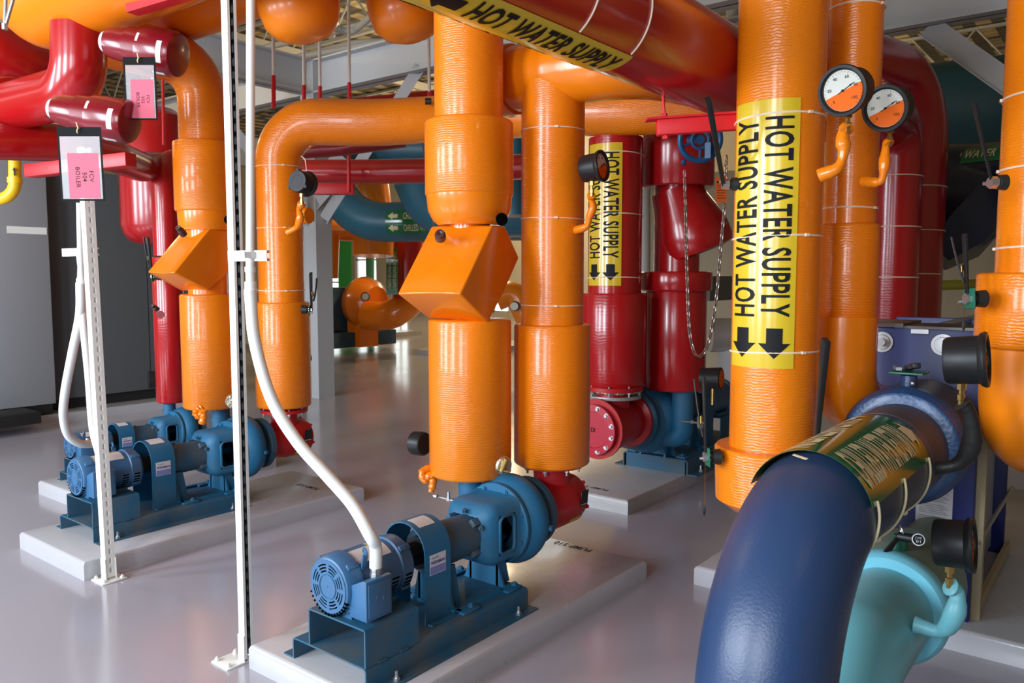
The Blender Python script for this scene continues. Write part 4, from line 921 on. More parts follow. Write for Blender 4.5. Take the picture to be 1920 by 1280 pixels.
# sky-blue lower pipe
ZS = .415
gS = thing('sky_blue_pipe', (2.47, YN, 0), 'light blue insulated pipe with elbow and collar under the navy pipe', 'pipe')
MB().sweep(bezpath([(2.43, .66, -.0), (2.43, .66, ZS), (3.1, .66, ZS)], .34, 24), .155, 72).build('jacket', M_sky, gS)
MB().lathe([(0, .15), (0, .19), (.012, .20), (.03, .205), (.06, .205), (.08, .20), (.08, .15)], (2.99, .66, ZS), (1, 0, 0), 80).build('collar', nmat('sky_mastic', (.19, .58, .72), .35), gS)
MB().sweep([(3.06, .66, ZS), (3.40, .66, ZS), (3.44, .66, ZS), (3.86, .66, ZS)], [.196, .196, .13, .13], 64).build('valve_jacket', M_skyg, gS)
g = thing('lever_valve', (3.22, .62, ZS + .2), 'black lever valve with round tag CHE 01 on the sky-blue pipe', 'valve')
pt = Vector((3.10, .64, .662))
MB().lathe([(0, 0), (0, .03), (.045, .028), (.05, .02), (.06, .02), (.06, 0)], (3.12, .65, ZS + .185), Z, 20).build('stem_boss', M_valvegreen, g)
MB().cyl(pt - RT * .01, pt + RT * .035 - FW * .05, .016, 16).build('spindle', M_black, g)
MB().cyl(pt - RT * .01, pt - RT * .075 - Z * .055 - FW * .04, .008, 10, .012).build('lever', M_black, g)
fd = (EYE - pt).normalized(); tg = MB().lathe([(0, 0), (0, .021), (.006, .023), (.010, .021), (.010, 0)], (pt + RT * .035 - FW * .052), fd, 32).build('round_tag', M_steel, g)
tp = (pt + RT * .035 - FW * .052) + fd * .0104; tu = Z.cross(fd).normalized(); tv = fd.cross(tu)
MB().lathe([(0, 0), (0, .018), (.0006, .018), (.0006, 0)], tp, fd, 32).build('tag_face', M_ink, tg)
flat_text('CHE', tp + fd * .001 + tv * .006, tu, tv, tg, M_paper, .020, .007, .01); flat_text('01', tp + fd * .001 - tv * .006, tu, tv, tg, M_paper, .015, .010, .01)
m = MB(); m.torus((pt + Z * .02), (.4, -.8, .3), .018, .003, 24, 6, 0, 4.5); m.build('key_ring', M_steel, g)
# gauges on the blue pipes: dials look away to the right
fdir = (RT * .84 - FW * .60 + Z * .04).normalized()
gauge(atd(1848, 674, 2.55), fdir, .082, .115, [atd(1818, 775, 2.6), atd(1822, 830, 2.64), atd(1795, 870, 2.68), atd(1740, 878, 2.72)], M_blackr, 'large black gauge with black taped stem on the navy pipe, seen from behind', .026)
gauge(atd(1822, 1022, 2.40), fdir, .076, .10, [atd(1795, 1110, 2.45), atd(1790, 1150, 2.45), atd(1765, 1182, 2.5), atd(1715, 1170, 2.55)], M_sky, 'black gauge with light blue taped stem on the sky-blue pipe', .026)
# gauges with visible dials
f1 = (EYE - atd(1585, 165, 2.7)).normalized(); f1 = (f1 - RT * .62 - Z * .10).normalized()
gauge(atd(1580, 170, 2.62), f1, .076, .085, [atd(1583, 238, 2.68), atd(1580, 262, 2.68), atd(1582, 285, 2.68), atd(1570, 315, 2.69), atd(1535, 330, 2.72)], M_os, 'black gauge with white and orange dial on the labelled orange pipe', .020)
gauge(atd(1660, 203, 2.85), f1, .076, .085, [atd(1662, 268, 2.9), atd(1659, 295, 2.9), atd(1657, 318, 2.9), atd(1650, 340, 2.92), atd(1618, 340, 2.98)], M_os, 'black gauge with white and orange dial behind, on the second orange pipe', .017)
f3 = (RT * .80 - FW * .5 + Z * .05).normalized()
gauge(atd(1128, 311, 3.72), f3, .068, .095, [atd(1108, 372, 3.78), atd(1112, 388, 3.8), atd(1105, 408, 3.82), atd(1100, 424, 3.84), atd(1078, 432, 3.9)], M_os, 'black gauge facing right on the near suction pipe, red dial edge showing', .017)
f4 = (RT * .35 + FW * .9).normalized()
gauge(atd(575, 345, 5.05), f4, .074, .10, [atd(561, 392, 5.1), atd(563, 408, 5.1), atd(557, 425, 5.15), atd(540, 436, 5.2)], M_os, 'black gauge seen from the back on the left suction pipe', .022, dial=False)
g = thing('pipe_stub', atd(575, 404, 5.6), 'short orange capped stub beside the gauge on the left suction pipe', 'pipe stub')
MB().cyl(atd(555, 404, 5.6), atd(580, 404, 5.55), .055, 28).build('stub', M_os, g)

# lever valves on the orange pipes
def lv(px, py, D, out, tpx, tpy, Dt, label, **k): return lever_valve(atd(px, py, D), out, atd(tpx, tpy, Dt), label, **k)
LFT = (-RT * 1.0 + FW * .0)
lv(1350, 856, 3.0, LFT, 1322, 706, 3.0, 'black squeeze-lever valve on the collar of the labelled orange pipe', chain=.19, hub_r=.03, hub_l=.05, w=.011)
lv(1846, 560, 2.72, LFT, 1812, 438, 2.72, 'black squeeze-lever valve on the collar of the right-edge pipe', chain=.07, hub_r=.03, hub_l=.055, w=.011)
lv(1388, 345, 2.98, LFT, 1334, 186, 2.7, 'long black lever valve beside the red trapeze', hub_r=.026, hub_l=.055, w=.021, trig=False, green=False)
lv(1885, 342, 2.6, LFT, 1829, 190, 2.5, 'long black lever valve high on the right-edge pipe', hub_r=.026, hub_l=.04, w=.010, trig=False, green=False)
lv(1550, 838, 2.6, LFT, 1554, 636, 2.45, 'long upright black lever standing behind the navy pipe label', hub_r=.02, hub_l=.03, w=.019, trig=False, green=False)
lv(302, 518, 6.1, LFT, 279, 445, 6.0, 'black lever valve with ball chain on the narrow red pipe', chain=.22, hub_r=.03, hub_l=.06, w=.018)
lv(566, 580, 5.45, RT, 580, 512, 5.3, 'black lever valve with hanging ball chain right of the left suction pipe', chain=.30, hub_r=.03, hub_l=.06, w=.018)
lv(822, 350, 4.05, LFT, 792, 268, 3.95, 'brass and black lever with chain behind the near valve pipe', hub_r=.012, hub_l=.03, w=.006, trig=False, green=False, chain=.28)
g = thing('pressure_gauge', atd(800, 830, 4.1), 'black gauge peeking from behind the near orange valve pipe', 'gauge')
MB().lathe([(0, 0), (0, .055), (.01, .062), (.07, .062), (.07, 0)], atd(797, 832, 4.12), (FW * .6 - RT * .8), 32).build('case', M_black, g)
g = thing('orange_tag', atd(1352, 332, 4.4), 'small orange card tag hanging near the blue chain wheel', 'tag')
tA = atd(1352, 355, 4.4); tg = MB().box((-.030, -.0008, -.07), (.030, .0008, .07), Matrix.Translation(tA) @ Matrix((RT, FW, UP)).transposed().to_4x4(), .0).build('card', M_orangetag, g)
m = MB(); 
for k in range(7): m.box((-.024, -.0016, .035 - k * .014), (.024 - .004 * (k % 3), -.0010, .038 - k * .014 if k else .045), Matrix.Translation(tA) @ Matrix((RT, FW, UP)).transposed().to_4x4())
m.build('printed_lines', M_ink, tg)
# thick tie end and dead-leg under the exchanger pipe hidden side: none

# ================================================================== SHADED RED PIPES BEHIND
I_ = tuple(atx(1151, 640, 4.93)[:2]); DI_ = (Vector((I_[0], I_[1], 1.6)) - EYE).dot(FW)
zI = lambda py: zat(py, DI_ + (py - 518) / 1505 * DI_ * .081)
gI = thing('red_suction_pipe', (I_[0], I_[1], zI(725)), 'red insulated pipe with yellow label, above the crimson end cap', 'pipe')
RI = 50 / 1500 * DI_
MB().cyl((I_[0], I_[1], zI(560)), (I_[0], I_[1], 2.56), RI, 56).build('riser', M_rw, gI)
collar('lower_lagging', I_, zI(722), zI(549), 61 / 1500 * DI_, gI, M_rw)
m = MB(); m.lathe([(0, .15), (0, .205), (.02, .21), (.045, .2), (.045, .15)], (I_[0], I_[1], zI(732)), Z, 64)
for v in m.bm.verts: v.co += Vector((random.uniform(-1, 1), random.uniform(-1, 1), random.uniform(-1, 1))) * .007
m.build('foil_edge', M_foil, gI)
MB().lathe([(0, 0), (0, .20), (.022, .20), (.022, 0)], (I_[0], I_[1], zI(744)), Z, 56).build('steel_flange', M_alu, gI)
sup_label(gI, I_, RI, DI_, 278, 535, -28, .28)
for py in (294, 406, 522): z = zI(py); tie(gI, (I_[0], I_[1], z), (.05, .03, 1), RI, M_nylon, None, .004)
J_ = tuple(atx(1266, 640, 5.36)[:2]); DJ = (Vector((J_[0], J_[1], 1.6)) - EYE).dot(FW)
zJ = lambda py: zat(py, DJ + (py - 518) / 1505 * DJ * .081); kJ = DJ / 1500
gJ = thing('red_discharge_pipe', (J_[0], J_[1], zJ(728)), 'dark red glossy pipe with bulging valve cover and chain, in the shade', 'pipe')
collar('lower_lagging', J_, zJ(728), zJ(540), 57 * kJ, gJ, M_rs)
collar('rim', J_, zJ(545), zJ(509), 66 * kJ, gJ, M_rs)
MB().cyl((J_[0], J_[1], zJ(512)), (J_[0], J_[1], zJ(350)), 42 * kJ, 48).build('neck', M_rs, gJ)
collar('upper_lagging', J_, zJ(352), zJ(200), 66 * kJ, gJ, M_rs)
MB().cyl((J_[0], J_[1], zJ(205)), (J_[0], J_[1], 3.4), 50 * kJ, 48).build('riser', M_rs, gJ)
dj = (RT * .36 - Z * .93).normalized()
MB().lathe([(0, 0), (0, 46 * kJ), (30 * kJ, 52 * kJ), (60 * kJ, 62 * kJ), (88 * kJ, 69 * kJ), (112 * kJ, 70 * kJ), (124 * kJ, 66 * kJ), (128 * kJ, 55 * kJ), (128 * kJ, 0)], Vector((J_[0], J_[1], zJ(352))) - RT * .02, dj, 56).build('valve_cover', M_rs, gJ)

# chain wheel
g = thing('chain_wheel', atd(1312, 268, 5.2), 'blue chain-operated handwheel on the dark red pipe below the red strut', 'handwheel')
cw = atd(1313, 262, 5.15); fw_ = (EYE - cw).normalized(); fw_ = (fw_ + RT * .25).normalized(); sc_ = 5.15 / 1500
MB().torus(cw, fw_, 38 * sc_, 5.5 * sc_, 48, 10).torus(cw, fw_, 16 * sc_, 3.5 * sc_, 32, 8).build('rim', M_wheel, g)
u, v, _ = frame(fw_); m = MB()
for k in range(5): t = math.radians(72 * k + 38); e = u * math.cos(t) + v * math.sin(t); m.cyl(cw + e * 16 * sc_, cw + e * 38 * sc_, 2.4 * sc_, 8)
m.build('spokes', M_wheel, g)
MB().box((-.025, -.02, -.07), (.03, .02, .03), Matrix.Translation(cw - Z * .05 + RT * .06)).build('chain_guide', M_wheel, g)
MB().lathe([(-.02, 0), (0, .02), (.02, .012), (.02, 0)], atd(1282, 306, 5.15), Z, 12).build('chain_eye', M_wheel, g)
MB().cyl(cw, cw - fw_ * .25, .03, 16).build('spindle', M_wheel, g)
g = thing('hanging_chain', atd(1300, 668, 5.1), 'long steel chain loop hanging from the blue chain wheel', 'chain')
chain_links([atd(1283, 312, 5.1), atd(1286, 420, 5.1), atd(1289, 540, 5.08), atd(1293, 620, 5.06), atd(1303, 662, 5.05), atd(1317, 664, 5.05), atd(1330, 635, 5.06), atd(1343, 560, 5.08), atd(1351, 470, 5.1), atd(1359, 378, 5.1), atd(1362, 290, 5.12)], g, .042, .0046)
# instrument bits beside pump in shade
g = thing('pressure_gauge', atd(1340, 710, 4.9), 'black gauge with brass stem beside the shaded pump', 'gauge')
cg = atd(1352, 710, 4.9); MB().lathe([(-.12, 0), (-.12, .065), (0, .07), (.004, .06), (-.002, .058), (-.002, 0)], cg, (RT * .85 - FW * .5), 32).build('case', M_black, g)
MB().cyl(cg - RT * .05 - Z * .06, cg - RT * .05 - Z * .16, .010, 10).build('brass_fitting', M_brass, g)
MB().lathe([(0, 0), (0, .056), (.002, .056), (.002, 0)], cg, (RT * .85 - FW * .5), 28).build('dial', M_dialo, g)
g = thing('steel_line', atd(1300, 790, 5.5), 'thin steel line with fittings on the shaded pump neck', 'tube')
MB().cyl(atd(1278, 789, 5.6), atd(1322, 794, 5.4), .006, 8).lathe([(-.01, 0), (-.01, .014), (.01, .014), (.01, 0)], atd(1297, 791, 5.5), RT, 8).build('tube', M_steel, g)

# ================================================================== WHITE POSTS AND CONDUITS
def post(base, top, w_, face, label, plate, br_z, open_):
    x, y = base; g = thing('strut_post', (x, y, 0), label, 'post'); t = .003
    rot = Matrix.Translation((x, y, 0)) @ Matrix.Rotation(face, 4, 'Z'); h = w_ / 2
    m = MB()                                         # channel: web at local -y carries slots, open at +y
    def slab(a, b_): m.box(a, b_, rot)
    slab((-h, -h, .02), (-h + t, h, top)); slab((h - t, -h, .02), (h, h, top))
    slab((-h + t, h - t, .02), (-h + .011, h, top)); slab((h - .011, h - t, .02), (h - t, h, top))
    slab((-h + t, -h, .02), (-.007, -h + t, top)); slab((.007, -h, .02), (h - t, -h + t, top))
    zz = .02; P = .0508
    while zz < top: slab((-.007, -h, zz), (.007, -h + t, min(zz + P - .028, top))); zz += P
    m.build('channel', M_white, g)
    if plate < .0601:                                # added dark sheets inside the white channel, coloured to stand in for its shade
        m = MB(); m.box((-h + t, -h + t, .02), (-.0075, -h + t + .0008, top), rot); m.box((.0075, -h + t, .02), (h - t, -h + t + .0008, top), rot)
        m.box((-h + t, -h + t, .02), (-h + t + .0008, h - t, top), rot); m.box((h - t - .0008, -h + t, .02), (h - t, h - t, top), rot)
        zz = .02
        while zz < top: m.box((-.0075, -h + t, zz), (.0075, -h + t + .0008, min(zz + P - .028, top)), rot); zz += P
        m.build('channel_shade', nmat('channel_shade_dark', (.06, .065, .07), .6, .3), g)
    off_ = Matrix.Translation((-.042, .042, 0)) if plate < .0601 else Matrix()
    pm = MB().box((-plate, -plate, 0), (plate, plate, .008), off_ @ rot, .002); pm.box((-h - .004, -h - .003, .008), (-h, h, .12), rot); pm.box((h, -h - .003, .008), (h + .004, h, .12), rot)
    pb = pm.build('foot_plate', M_white, g)
    for sx in (-1, 1):
        for sy in (-1, 1):
            m = MB(); bolt(m, off_ @ rot @ Vector((sx * plate * .72, sy * plate * .72, .008)), Z, .011, .010); m.build('anchor_bolt', M_white, pb)
    for zz in (.035, .09):
        m = MB(); bolt(m, rot @ Vector((-h - .004, 0, zz)), rot.to_3x3() @ Vector((-1, 0, 0)), .007, .004); m.build('bracket_bolt', M_white, pb)
    return g
def short_strut(g, a, b_, hgt, label='bracket'):
    a = Vector(a); b_ = Vector(b_); t = (b_ - a).normalized(); s_ = Z.cross(t).normalized(); M4 = Matrix.Translation(a) @ Matrix((t, s_, Z)).transposed().to_4x4(); L_ = (b_ - a).length; q = .003
    m = MB().box((0, 0, -hgt / 2), (L_, q, hgt / 2), M4).box((0, q, hgt / 2 - q), (L_, .02, hgt / 2), M4).box((0, q, -hgt / 2), (L_, .02, -hgt / 2 + q), M4)
    m.box((0, .017, hgt / 2 - .01), (L_, .02, hgt / 2 - q), M4).box((0, .017, -hgt / 2 + q), (L_, .02, -hgt / 2 + .01), M4)
    return m.build(label, M_white if label == 'bracket' else M_white, g)
bC = atz(468, 1243, 0); bC.x = 1.85; bC.y = 2.862
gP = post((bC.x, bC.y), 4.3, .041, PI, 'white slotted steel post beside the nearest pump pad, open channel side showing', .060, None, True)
bL = atz(205, 1086, 0)
gQ = post((bL.x, bL.y - .0), 2.25, .050, 0, 'white slotted steel post on the left in front of the boiler cabinets', .065, None, False)
DP = 3.15
from mathutils import Quaternion
gQ.rotation_mode = 'QUATERNION'; gQ.rotation_quaternion = Quaternion(Vector((FW.x, FW.y, 0)).normalized(), -.016)
short_strut(gP, atd(427, 480, DP - .02), atd(500, 479, DP - .07), .041)
short_strut(gQ, atd(125, 471, 4.62), atd(190, 470, 4.55), .045)
g = thing('conduit', atd(468, 500, 3.1), 'white conduit running down the middle post and curving to the near pump motor', 'conduit')
jb = Vector((1.86 + .10, 2.13 + .052, .1 + .425))
MB().sweep([atd(468, -200, 3.02), atd(470, 30, 3.06), atd(469, 480, 3.10), atd(469, 510, 3.10)], .0165, 20).build('rigid_conduit', M_white, g)
MB().lathe([(0, 0), (0, .021), (.02, .021), (.022, .018), (.055, .018), (.058, .023), (.085, .023), (.088, .026), (.10, .026), (.10, 0)], atd(469, 500, 3.10), -Z, 16).build('conduit_coupling', M_white, g)
MB().sweep(spline([atd(469, 545, 3.10), atd(478, 640, 3.10), atd(508, 745, 3.08), atd(556, 826, 3.05), atd(612, 890, 3.02), atd(660, 945, 2.98), atd(693, 1002, 2.93), jb + Z * .08, jb], 8), .0235, 24).build('flexible_conduit', M_white, g)
MB().lathe([(-.012, .017), (-.012, .024), (.012, .024), (.012, .017)], atd(470, 478, 3.10), Z, 20).box((-.03, -.004, -.012), (.03, .004, .012), Matrix.Translation(atd(470, 478, 3.08))).build('clamp', M_white, g)
g = thing('conduit', atd(148, 480, 4.6), 'white conduit looping from the left post to the farther small pump', 'conduit')
MB().sweep([atd(149, 380, 4.5), atd(151, 480, 4.55)], .017, 18).build('rigid_conduit', M_white, g)
MB().lathe([(0, 0), (0, .022), (.06, .018), (.12, .022), (.13, .028), (.17, .028), (.17, 0)], atd(151, 480, 4.55), -Z, 16).build('conduit_coupling', M_white, g)
MB().sweep(spline([atd(151, 530, 4.55), atd(150, 590, 4.6), atd(136, 660, 4.75), atd(122, 735, 4.9), atd(119, 780, 5.0), atd(128, 815, 5.1), atd(150, 831, 5.2), atd(172, 832, 5.3)], 8), .026, 24).build('flexible_conduit', M_white, g)
g = thing('conduit', atd(160, 600, 4.55), 'straight white conduit close against the left post', 'conduit')
MB().sweep(spline([atd(153, 520, 4.6), atd(155, 590, 4.6), atd(166, 700, 4.6), atd(174, 800, 4.6), atd(186, 850, 4.62)], 8), .022, 20).build('flexible_conduit', M_white, g)

# ================================================================== STEELWORK AND ROOF
st = (.46, .46, .47)
def ibeam(m, a, b_, h, w_, t=.02):
    a = Vector(a); b_ = Vector(b_); d = (b_ - a).normalized(); s_ = Z.cross(d).normalized() if abs(d.z) < .95 else Vector((1, 0, 0)); u = d.cross(s_)
    if abs(d.z) < .95 and u.z < 0: u = -u
    M4 = Matrix.Translation(a) @ Matrix((d, s_, u)).transposed().to_4x4(); L_ = (b_ - a).length
    m.box((0, -t / 2, 0), (L_, t / 2, h), M4); m.box((0, -w_ / 2, 0), (L_, w_ / 2, t), M4); m.box((0, -w_ / 2, h - t), (L_, w_ / 2, h), M4); return m
cx_, cy_ = 6.75, 8.55
g = thing('steel_column', (cx_, cy_, 0), 'pale painted steel column with angle braces, standing mid-hall', 'column')
m = MB().box((cx_ - .13, cy_ - .13, 0), (cx_ + .13, cy_ - .11, 4.35)).box((cx_ - .13, cy_ + .11, 0), (cx_ + .13, cy_ + .13, 4.35)).box((cx_ - .128, cy_ - .11, 0), (cx_ - .108, cy_ + .11, 4.35)).build('column', M_sttile, g)
def brace(g, a, b_, w_=.13, name='brace'):
    m = MB(); a = Vector(a); b_ = Vector(b_); d = (b_ - a).normalized(); n = (EYE - a).normalized(); n = (n - d * n.dot(d)).normalized(); s_ = d.cross(n)
    M4 = Matrix.Translation(a) @ Matrix((d, s_, n)).transposed().to_4x4(); L_ = (b_ - a).length
    m.box((0, -w_ / 2, 0), (L_, w_ / 2, .012), M4).box((0, w_ / 2 - .012, .012), (L_, w_ / 2, .09), M4); return m.build(name, M_sttile, g)
brace(g, (cx_, cy_ - .14, 2.35), (cx_, cy_ - 1.9, 4.0)); brace(g, (cx_ - .14, cy_, 2.3), (cx_ - 1.9, cy_, 4.0)); brace(g, (cx_ - .14, cy_ - .05, 2.6), (cx_ - .14, cy_ - .75, 3.05), .3, 'gusset')
g = thing('steel_beam', (cx_, 0, 3.95), 'long pale steel girder running overhead from left centre to upper right', 'beam')
ibeam(MB(), (cx_, 14, 3.93), (cx_, 2.2, 3.93), .42, .25).build('girder', M_sttile, g)
for y in (cy_ - 2.4, cy_ - 3.0):
    m = MB(); M4 = Matrix.Translation((cx_ - .5, y, 4.36))
    for a, b_ in (((0, -.06, 0), (.8, .06, .01)), ((0, -.06, .11), (.8, .06, .12)), ((0, -.06, .01), (.8, -.05, .11)), ((0, .05, .01), (.8, .06, .11))): m.box(a, b_, M4)
    m.build('box_support', M_sttile, g)
g = thing('steel_beam', (8.45, 0, 3.95), 'pale steel girder with knee brace at the upper right', 'beam')
ibeam(MB(), (8.45, 4.5, 3.93), (8.45, -6, 3.93), .42, .25).build('girder', M_sttile, g)
brace(g, atz(1740, 50, 3.93) * 1.0, atz(1740, 50, 3.93) + Vector((0, -1.9, -1.75)), .20, 'knee_brace')
g = thing('steel_beam', (0, cy_, 3.95), 'pale steel girder meeting the column at the upper left', 'beam')
ibeam(MB(), (-2, cy_, 3.93), (cx_ - .14, cy_, 3.93), .42, .25).build('girder', M_sttile, g)
def joist(x, z0, z1, y0, y1):
    g = thing('roof_joist', (x, y0, z0), 'open web steel roof joist painted off-white under the roof deck', 'joist', 'open web roof joists')
    MB().box((x - .05, y0, z0), (x + .05, y1, z0 + .06)).build('bottom_chord', M_joist, g); MB().box((x - .05, y0, z1 - .06), (x + .05, y1, z1)).build('top_chord', M_joist, g)
    m = MB(); y = y0; up = True; s_ = (z1 - z0) * .75
    while y + s_ < y1:
        m.cyl((x, y, z0 + .03 if up else z1 - .03), (x, y + s_, z1 - .03 if up else z0 + .03), .022, 8); y += s_; up = not up
    m.build('web', M_joist, g)
for x in (2.5, 5.5, 8.2, 10.8, 13.5, 17, 21): joist(x, 6.3, 7.18, -8, 24)
for y, x0, x1, label in ((5.0, 2, 22, 'pale overhead purlin across the roof, nearer'), (9.5, 0, 22, 'pale overhead purlin across the roof above the column'), (14, 2, 23, 'pale overhead purlin across the far roof')):
    g = thing('roof_purlin', (x0, y, 6.1), label, 'purlin'); MB().box((x0, y - .05, 6.1), (x1, y + .05, 6.28)).build('purlin', M_joist, g)
def ovp(name, pts, r, mat, label, R=.4, cat='pipe', hang=None):
    g = thing(name, pts[0], label, cat); MB().sweep(bezpath(pts, R), r, 24).build('pipe', mat, g)
    if hang:
        q = pts[hang[0]].lerp(pts[hang[0] + 1], hang[1]); MB().cyl(q + Z * r * .9, Vector((q.x, q.y, 7.2)), .014, 8).build('hanger', M_white, g)
    return g
ovp('overhead_pipe', [atz(440, 145, 5.0), atz(560, 112, 5.0), atz(690, 80, 5.0), atz(800, 92, 5.0)], .09, M_joist, 'white overhead pipe sweeping between the orange headers', 1.0)
ovp('overhead_pipe', [atz(430, 130, 4.9), atz(1000, 30, 4.9)], .05, M_joist, 'thin white overhead pipe below the roof joists')
ovp('overhead_pipe', [atz(430, 105, 5.4), atz(800, 18, 5.4)], .05, M_joist, 'upper thin white pipe near the roof deck')
ovp('overhead_pipe', [atz(620, 50, 5.2), atz(660, 62, 5.2), atz(700, 28, 5.2), atz(760, 22, 5.2)], .05, M_joist, 'small kinked white pipe between the orange pipe ends', .3)
ovp('white_riser', [atd(1374, -40, 9), atd(1374, 120, 9)], .07, M_joist, 'white vertical pipe behind the labelled orange pipe at the top')
for px, y0, ym, y1, D, n in ((513, 60, 142, 190, 5.7, 'first'), (570, 72, 160, 184, 5.9, 'second'), (600, 78, 162, 184, 6.0, 'third'), (655, 45, 155, 184, 6.1, 'fourth'), (805, 70, 172, 222, 6.0, 'fifth')):
    g = thing('hanger_rod', atd(px, y1, D), '%s from the left of the thin white and red hanger rods over orange pipe' % n, 'rod')
    MB().cyl(atd(px, ym, D), atd(px - 2, y0 - 90, D), .012, 8).build('white_rod', M_white, g); MB().cyl(atd(px, y1 + 12, D), atd(px, ym, D), .015, 8).build('red_rod', M_strut_red, g)
g = thing('pull_box', atd(802, 192, 5.4), 'small black clamp on the fifth hanger rod', 'clamp'); MB().lathe([(-.02, 0), (-.02, .022), (.02, .022), (.02, 0)], atd(803, 190, 5.4), RT, 16).build('clamp', M_black, g)

# ================================================================== BOILERS AND LEFT BACKGROUND
yb = 9.25
o = MB().box((-3, yb, 0), (5.6, 13, .10)).build('concrete_pad', M_pad); tag(o, 'long low concrete curb pad under the boiler cabinets', 'equipment pad')
bz = zat(332, 9.6)
p0 = atz(92, 768, .12); xa = p0.x; ya = p0.y
def cabinet(x0, x1, y0, y1, z1, mat, label, seams=0):
    g = thing('boiler_cabinet', ((x0 + x1) / 2, y0, .10), label, 'boiler'); MB().box((x0, y0, .22), (x1, y1, z1), bev=.01).build('casing', mat, g)
    MB().box((x0 + .02, y0 + .05, .10), (x1 - .02, y1, .22)).build('plinth', M_plinth, g)
    if seams:
        m = MB()
        for k in range(1, seams): x = x0 + (x1 - x0) * k / seams; m.box((x - .004, y0 - .002, .24), (x + .004, y0 + .002, z1 - .02))
        m.build('panel_seam', M_plinth, g)
    return g
xR = atz(300, 745, .12).x
cabinet(xa, xa + 2.35, ya, ya + 1.8, bz, M_grey, 'dark grey boiler cabinet behind the left post and red tank', 2)
gq = cabinet(xa - 1.1, xa - .02, ya - .25, ya + 1.8, bz + .3, M_greyl, 'paler grey boiler cabinet at the left edge')
MB().box((xa - .42, ya - .256, zat(446, 9.3)), (xa - .04, ya - .251, zat(434, 9.3))).build('name_strip', M_white, gq)
cabinet(xa - 2.6, xa - 1.12, ya - .1, ya + 1.8, bz + .3, M_grey, 'dark boiler cabinet cut by the left edge')
g = thing('black_step', (xa - .9, ya - .6, .1), 'low black step in front of the pale boiler cabinet', 'step'); MB().box((xa - 1.6, ya - .7, .10), (xa - .35, ya - .27, .22), bev=.01).build('step', M_plinth, g)
o = MB().box((-3, ya + .4, bz + .35), (7, ya + .6, bz + .75)).build('boiler_duct', M_wallb); tag(o, 'pale beige duct above the boiler cabinets', 'duct')
g = thing('floor_box', atd(295, 710, 7.2), 'round black fitting behind the foot of the narrow red pipe', 'fitting'); MB().lathe([(0, 0), (0, .08), (.08, .08), (.08, 0)], atd(296, 712, 7.3), RT * -1 - FW * .6, 24).build('fitting', M_black, g)

# ================================================================== MIDDLE BACKGROUND
def pz(px, py, D): return atd(px, py, D)
ovp('red_run', [pz(560, 322, 8.3), pz(700, 322, 8.2), pz(900, 318, 8.0), pz(985, 312, 7.9)], .125, M_rs, 'red horizontal pipe crossing behind the near valve pipe', .3, hang=(1, .6))
g = thing('red_shelf', pz(640, 350, 8), 'bright red support under the red horizontal pipe', 'pipe support')
a = pz(578, 355, 7.9); b_ = pz(664, 355, 7.9); t = (b_ - a).normalized(); M4 = Matrix.Translation(a) @ Matrix((t, Z.cross(t), Z)).transposed().to_4x4()
MB().box((0, -.05, -.05), ((b_ - a).length, .05, .05), M4, .004).build('beam', M_strut_red, g)
MB().cyl(pz(654, 360, 7.85), pz(654, 282, 7.85), .018, 8).build('rod', M_strut_red, g)
ovp('red_run', [pz(545, 285, 7.4), pz(640, 278, 7.4), pz(760, 262, 7.4)], .07, M_maroon, 'thin dark red pipe under the orange elbow pipe', .3)
ovp('red_run', [pz(600, 208, 12), pz(900, 178, 12), pz(1200, 150, 12)], .14, M_red, 'red pipe far back beside the pale girder', .3)
gT = ovp('slate_blue_pipe', [pz(610, 250, 12.6), pz(640, 418, 12.4), pz(980, 412, 11.6)], .30, M_teal, 'slate blue pipe with elbow and green label beyond the column', 1.0, hang=(1, .55))
nl = (EYE - pz(790, 424, 12)).normalized(); al = (pz(980, 412, 11.6) - pz(640, 418, 12.4)).normalized(); c0 = pz(640, 418, 12.4).lerp(pz(980, 412, 11.6), .44)
lb = wrap_rect(gT, c0, al, nl, .305, .80, .38, M_green, 'green_label')
for s_, r_ in ((.09, 0), (-.09, 0)): wrap_text(lb, c0, al, nl, .309, 'CHILLED WATER', .46, .10, M_inkw, s_, .12, 0, .01); wrap_arrow(lb, c0, al, nl, .309, .16, .12, M_inkw, s_, -.28, -1)
ovp('slate_blue_pipe', [pz(780, 330, 11), pz(810, 400, 11.2), pz(1000, 400, 11)], .33, M_teal, 'second slate blue elbow partly hidden by the near valve pipe', .8, hang=(1, .6))
ovp('slate_blue_pipe', [pz(560, 280, 14), pz(1000, 280, 13)], .36, M_teal, 'slate blue pipe high behind the orange elbow pipe', .8)
ovp('slate_blue_pipe', [pz(965, 240, 9.5), pz(965, 405, 9.5)], .13, M_teal, 'blue vertical pipe seen in the gap between the two near orange pipes', hang=(0, 0))
ovp('orange_far_pipe', [pz(690, 340, 15), pz(700, 420, 15), pz(700, 480, 15)], .38, M_os, 'orange pipe far behind the slate blue elbow', .3)
ovp('orange_far_pipe', [pz(560, 430, 17), pz(840, 438, 17)], .22, M_os, 'horizontal orange pipe far back under the slate blue pipe', .3)
ovp('orange_far_pipe', [pz(765, 440, 16), pz(765, 560, 16)], .30, M_rs, 'red-brown vertical pipe far back, right of the green label', .3)
ovp('orange_far_pipe', [pz(615, 440, 15), pz(612, 520, 15)], .22, M_os, 'orange vertical pipe behind the steel column', .3)
g = thing('green_sign', pz(735, 505, 15.5), 'tall green pipe label on the far vertical pipe', 'label')
tA = pz(735, 508, 15.4); M4 = Matrix.Translation(tA) @ Matrix((RT, FW, UP)).transposed().to_4x4()
lb = MB().box((-.11, 0, -.45), (.11, .01, .45), M4).build('green_panel', M_green, g)
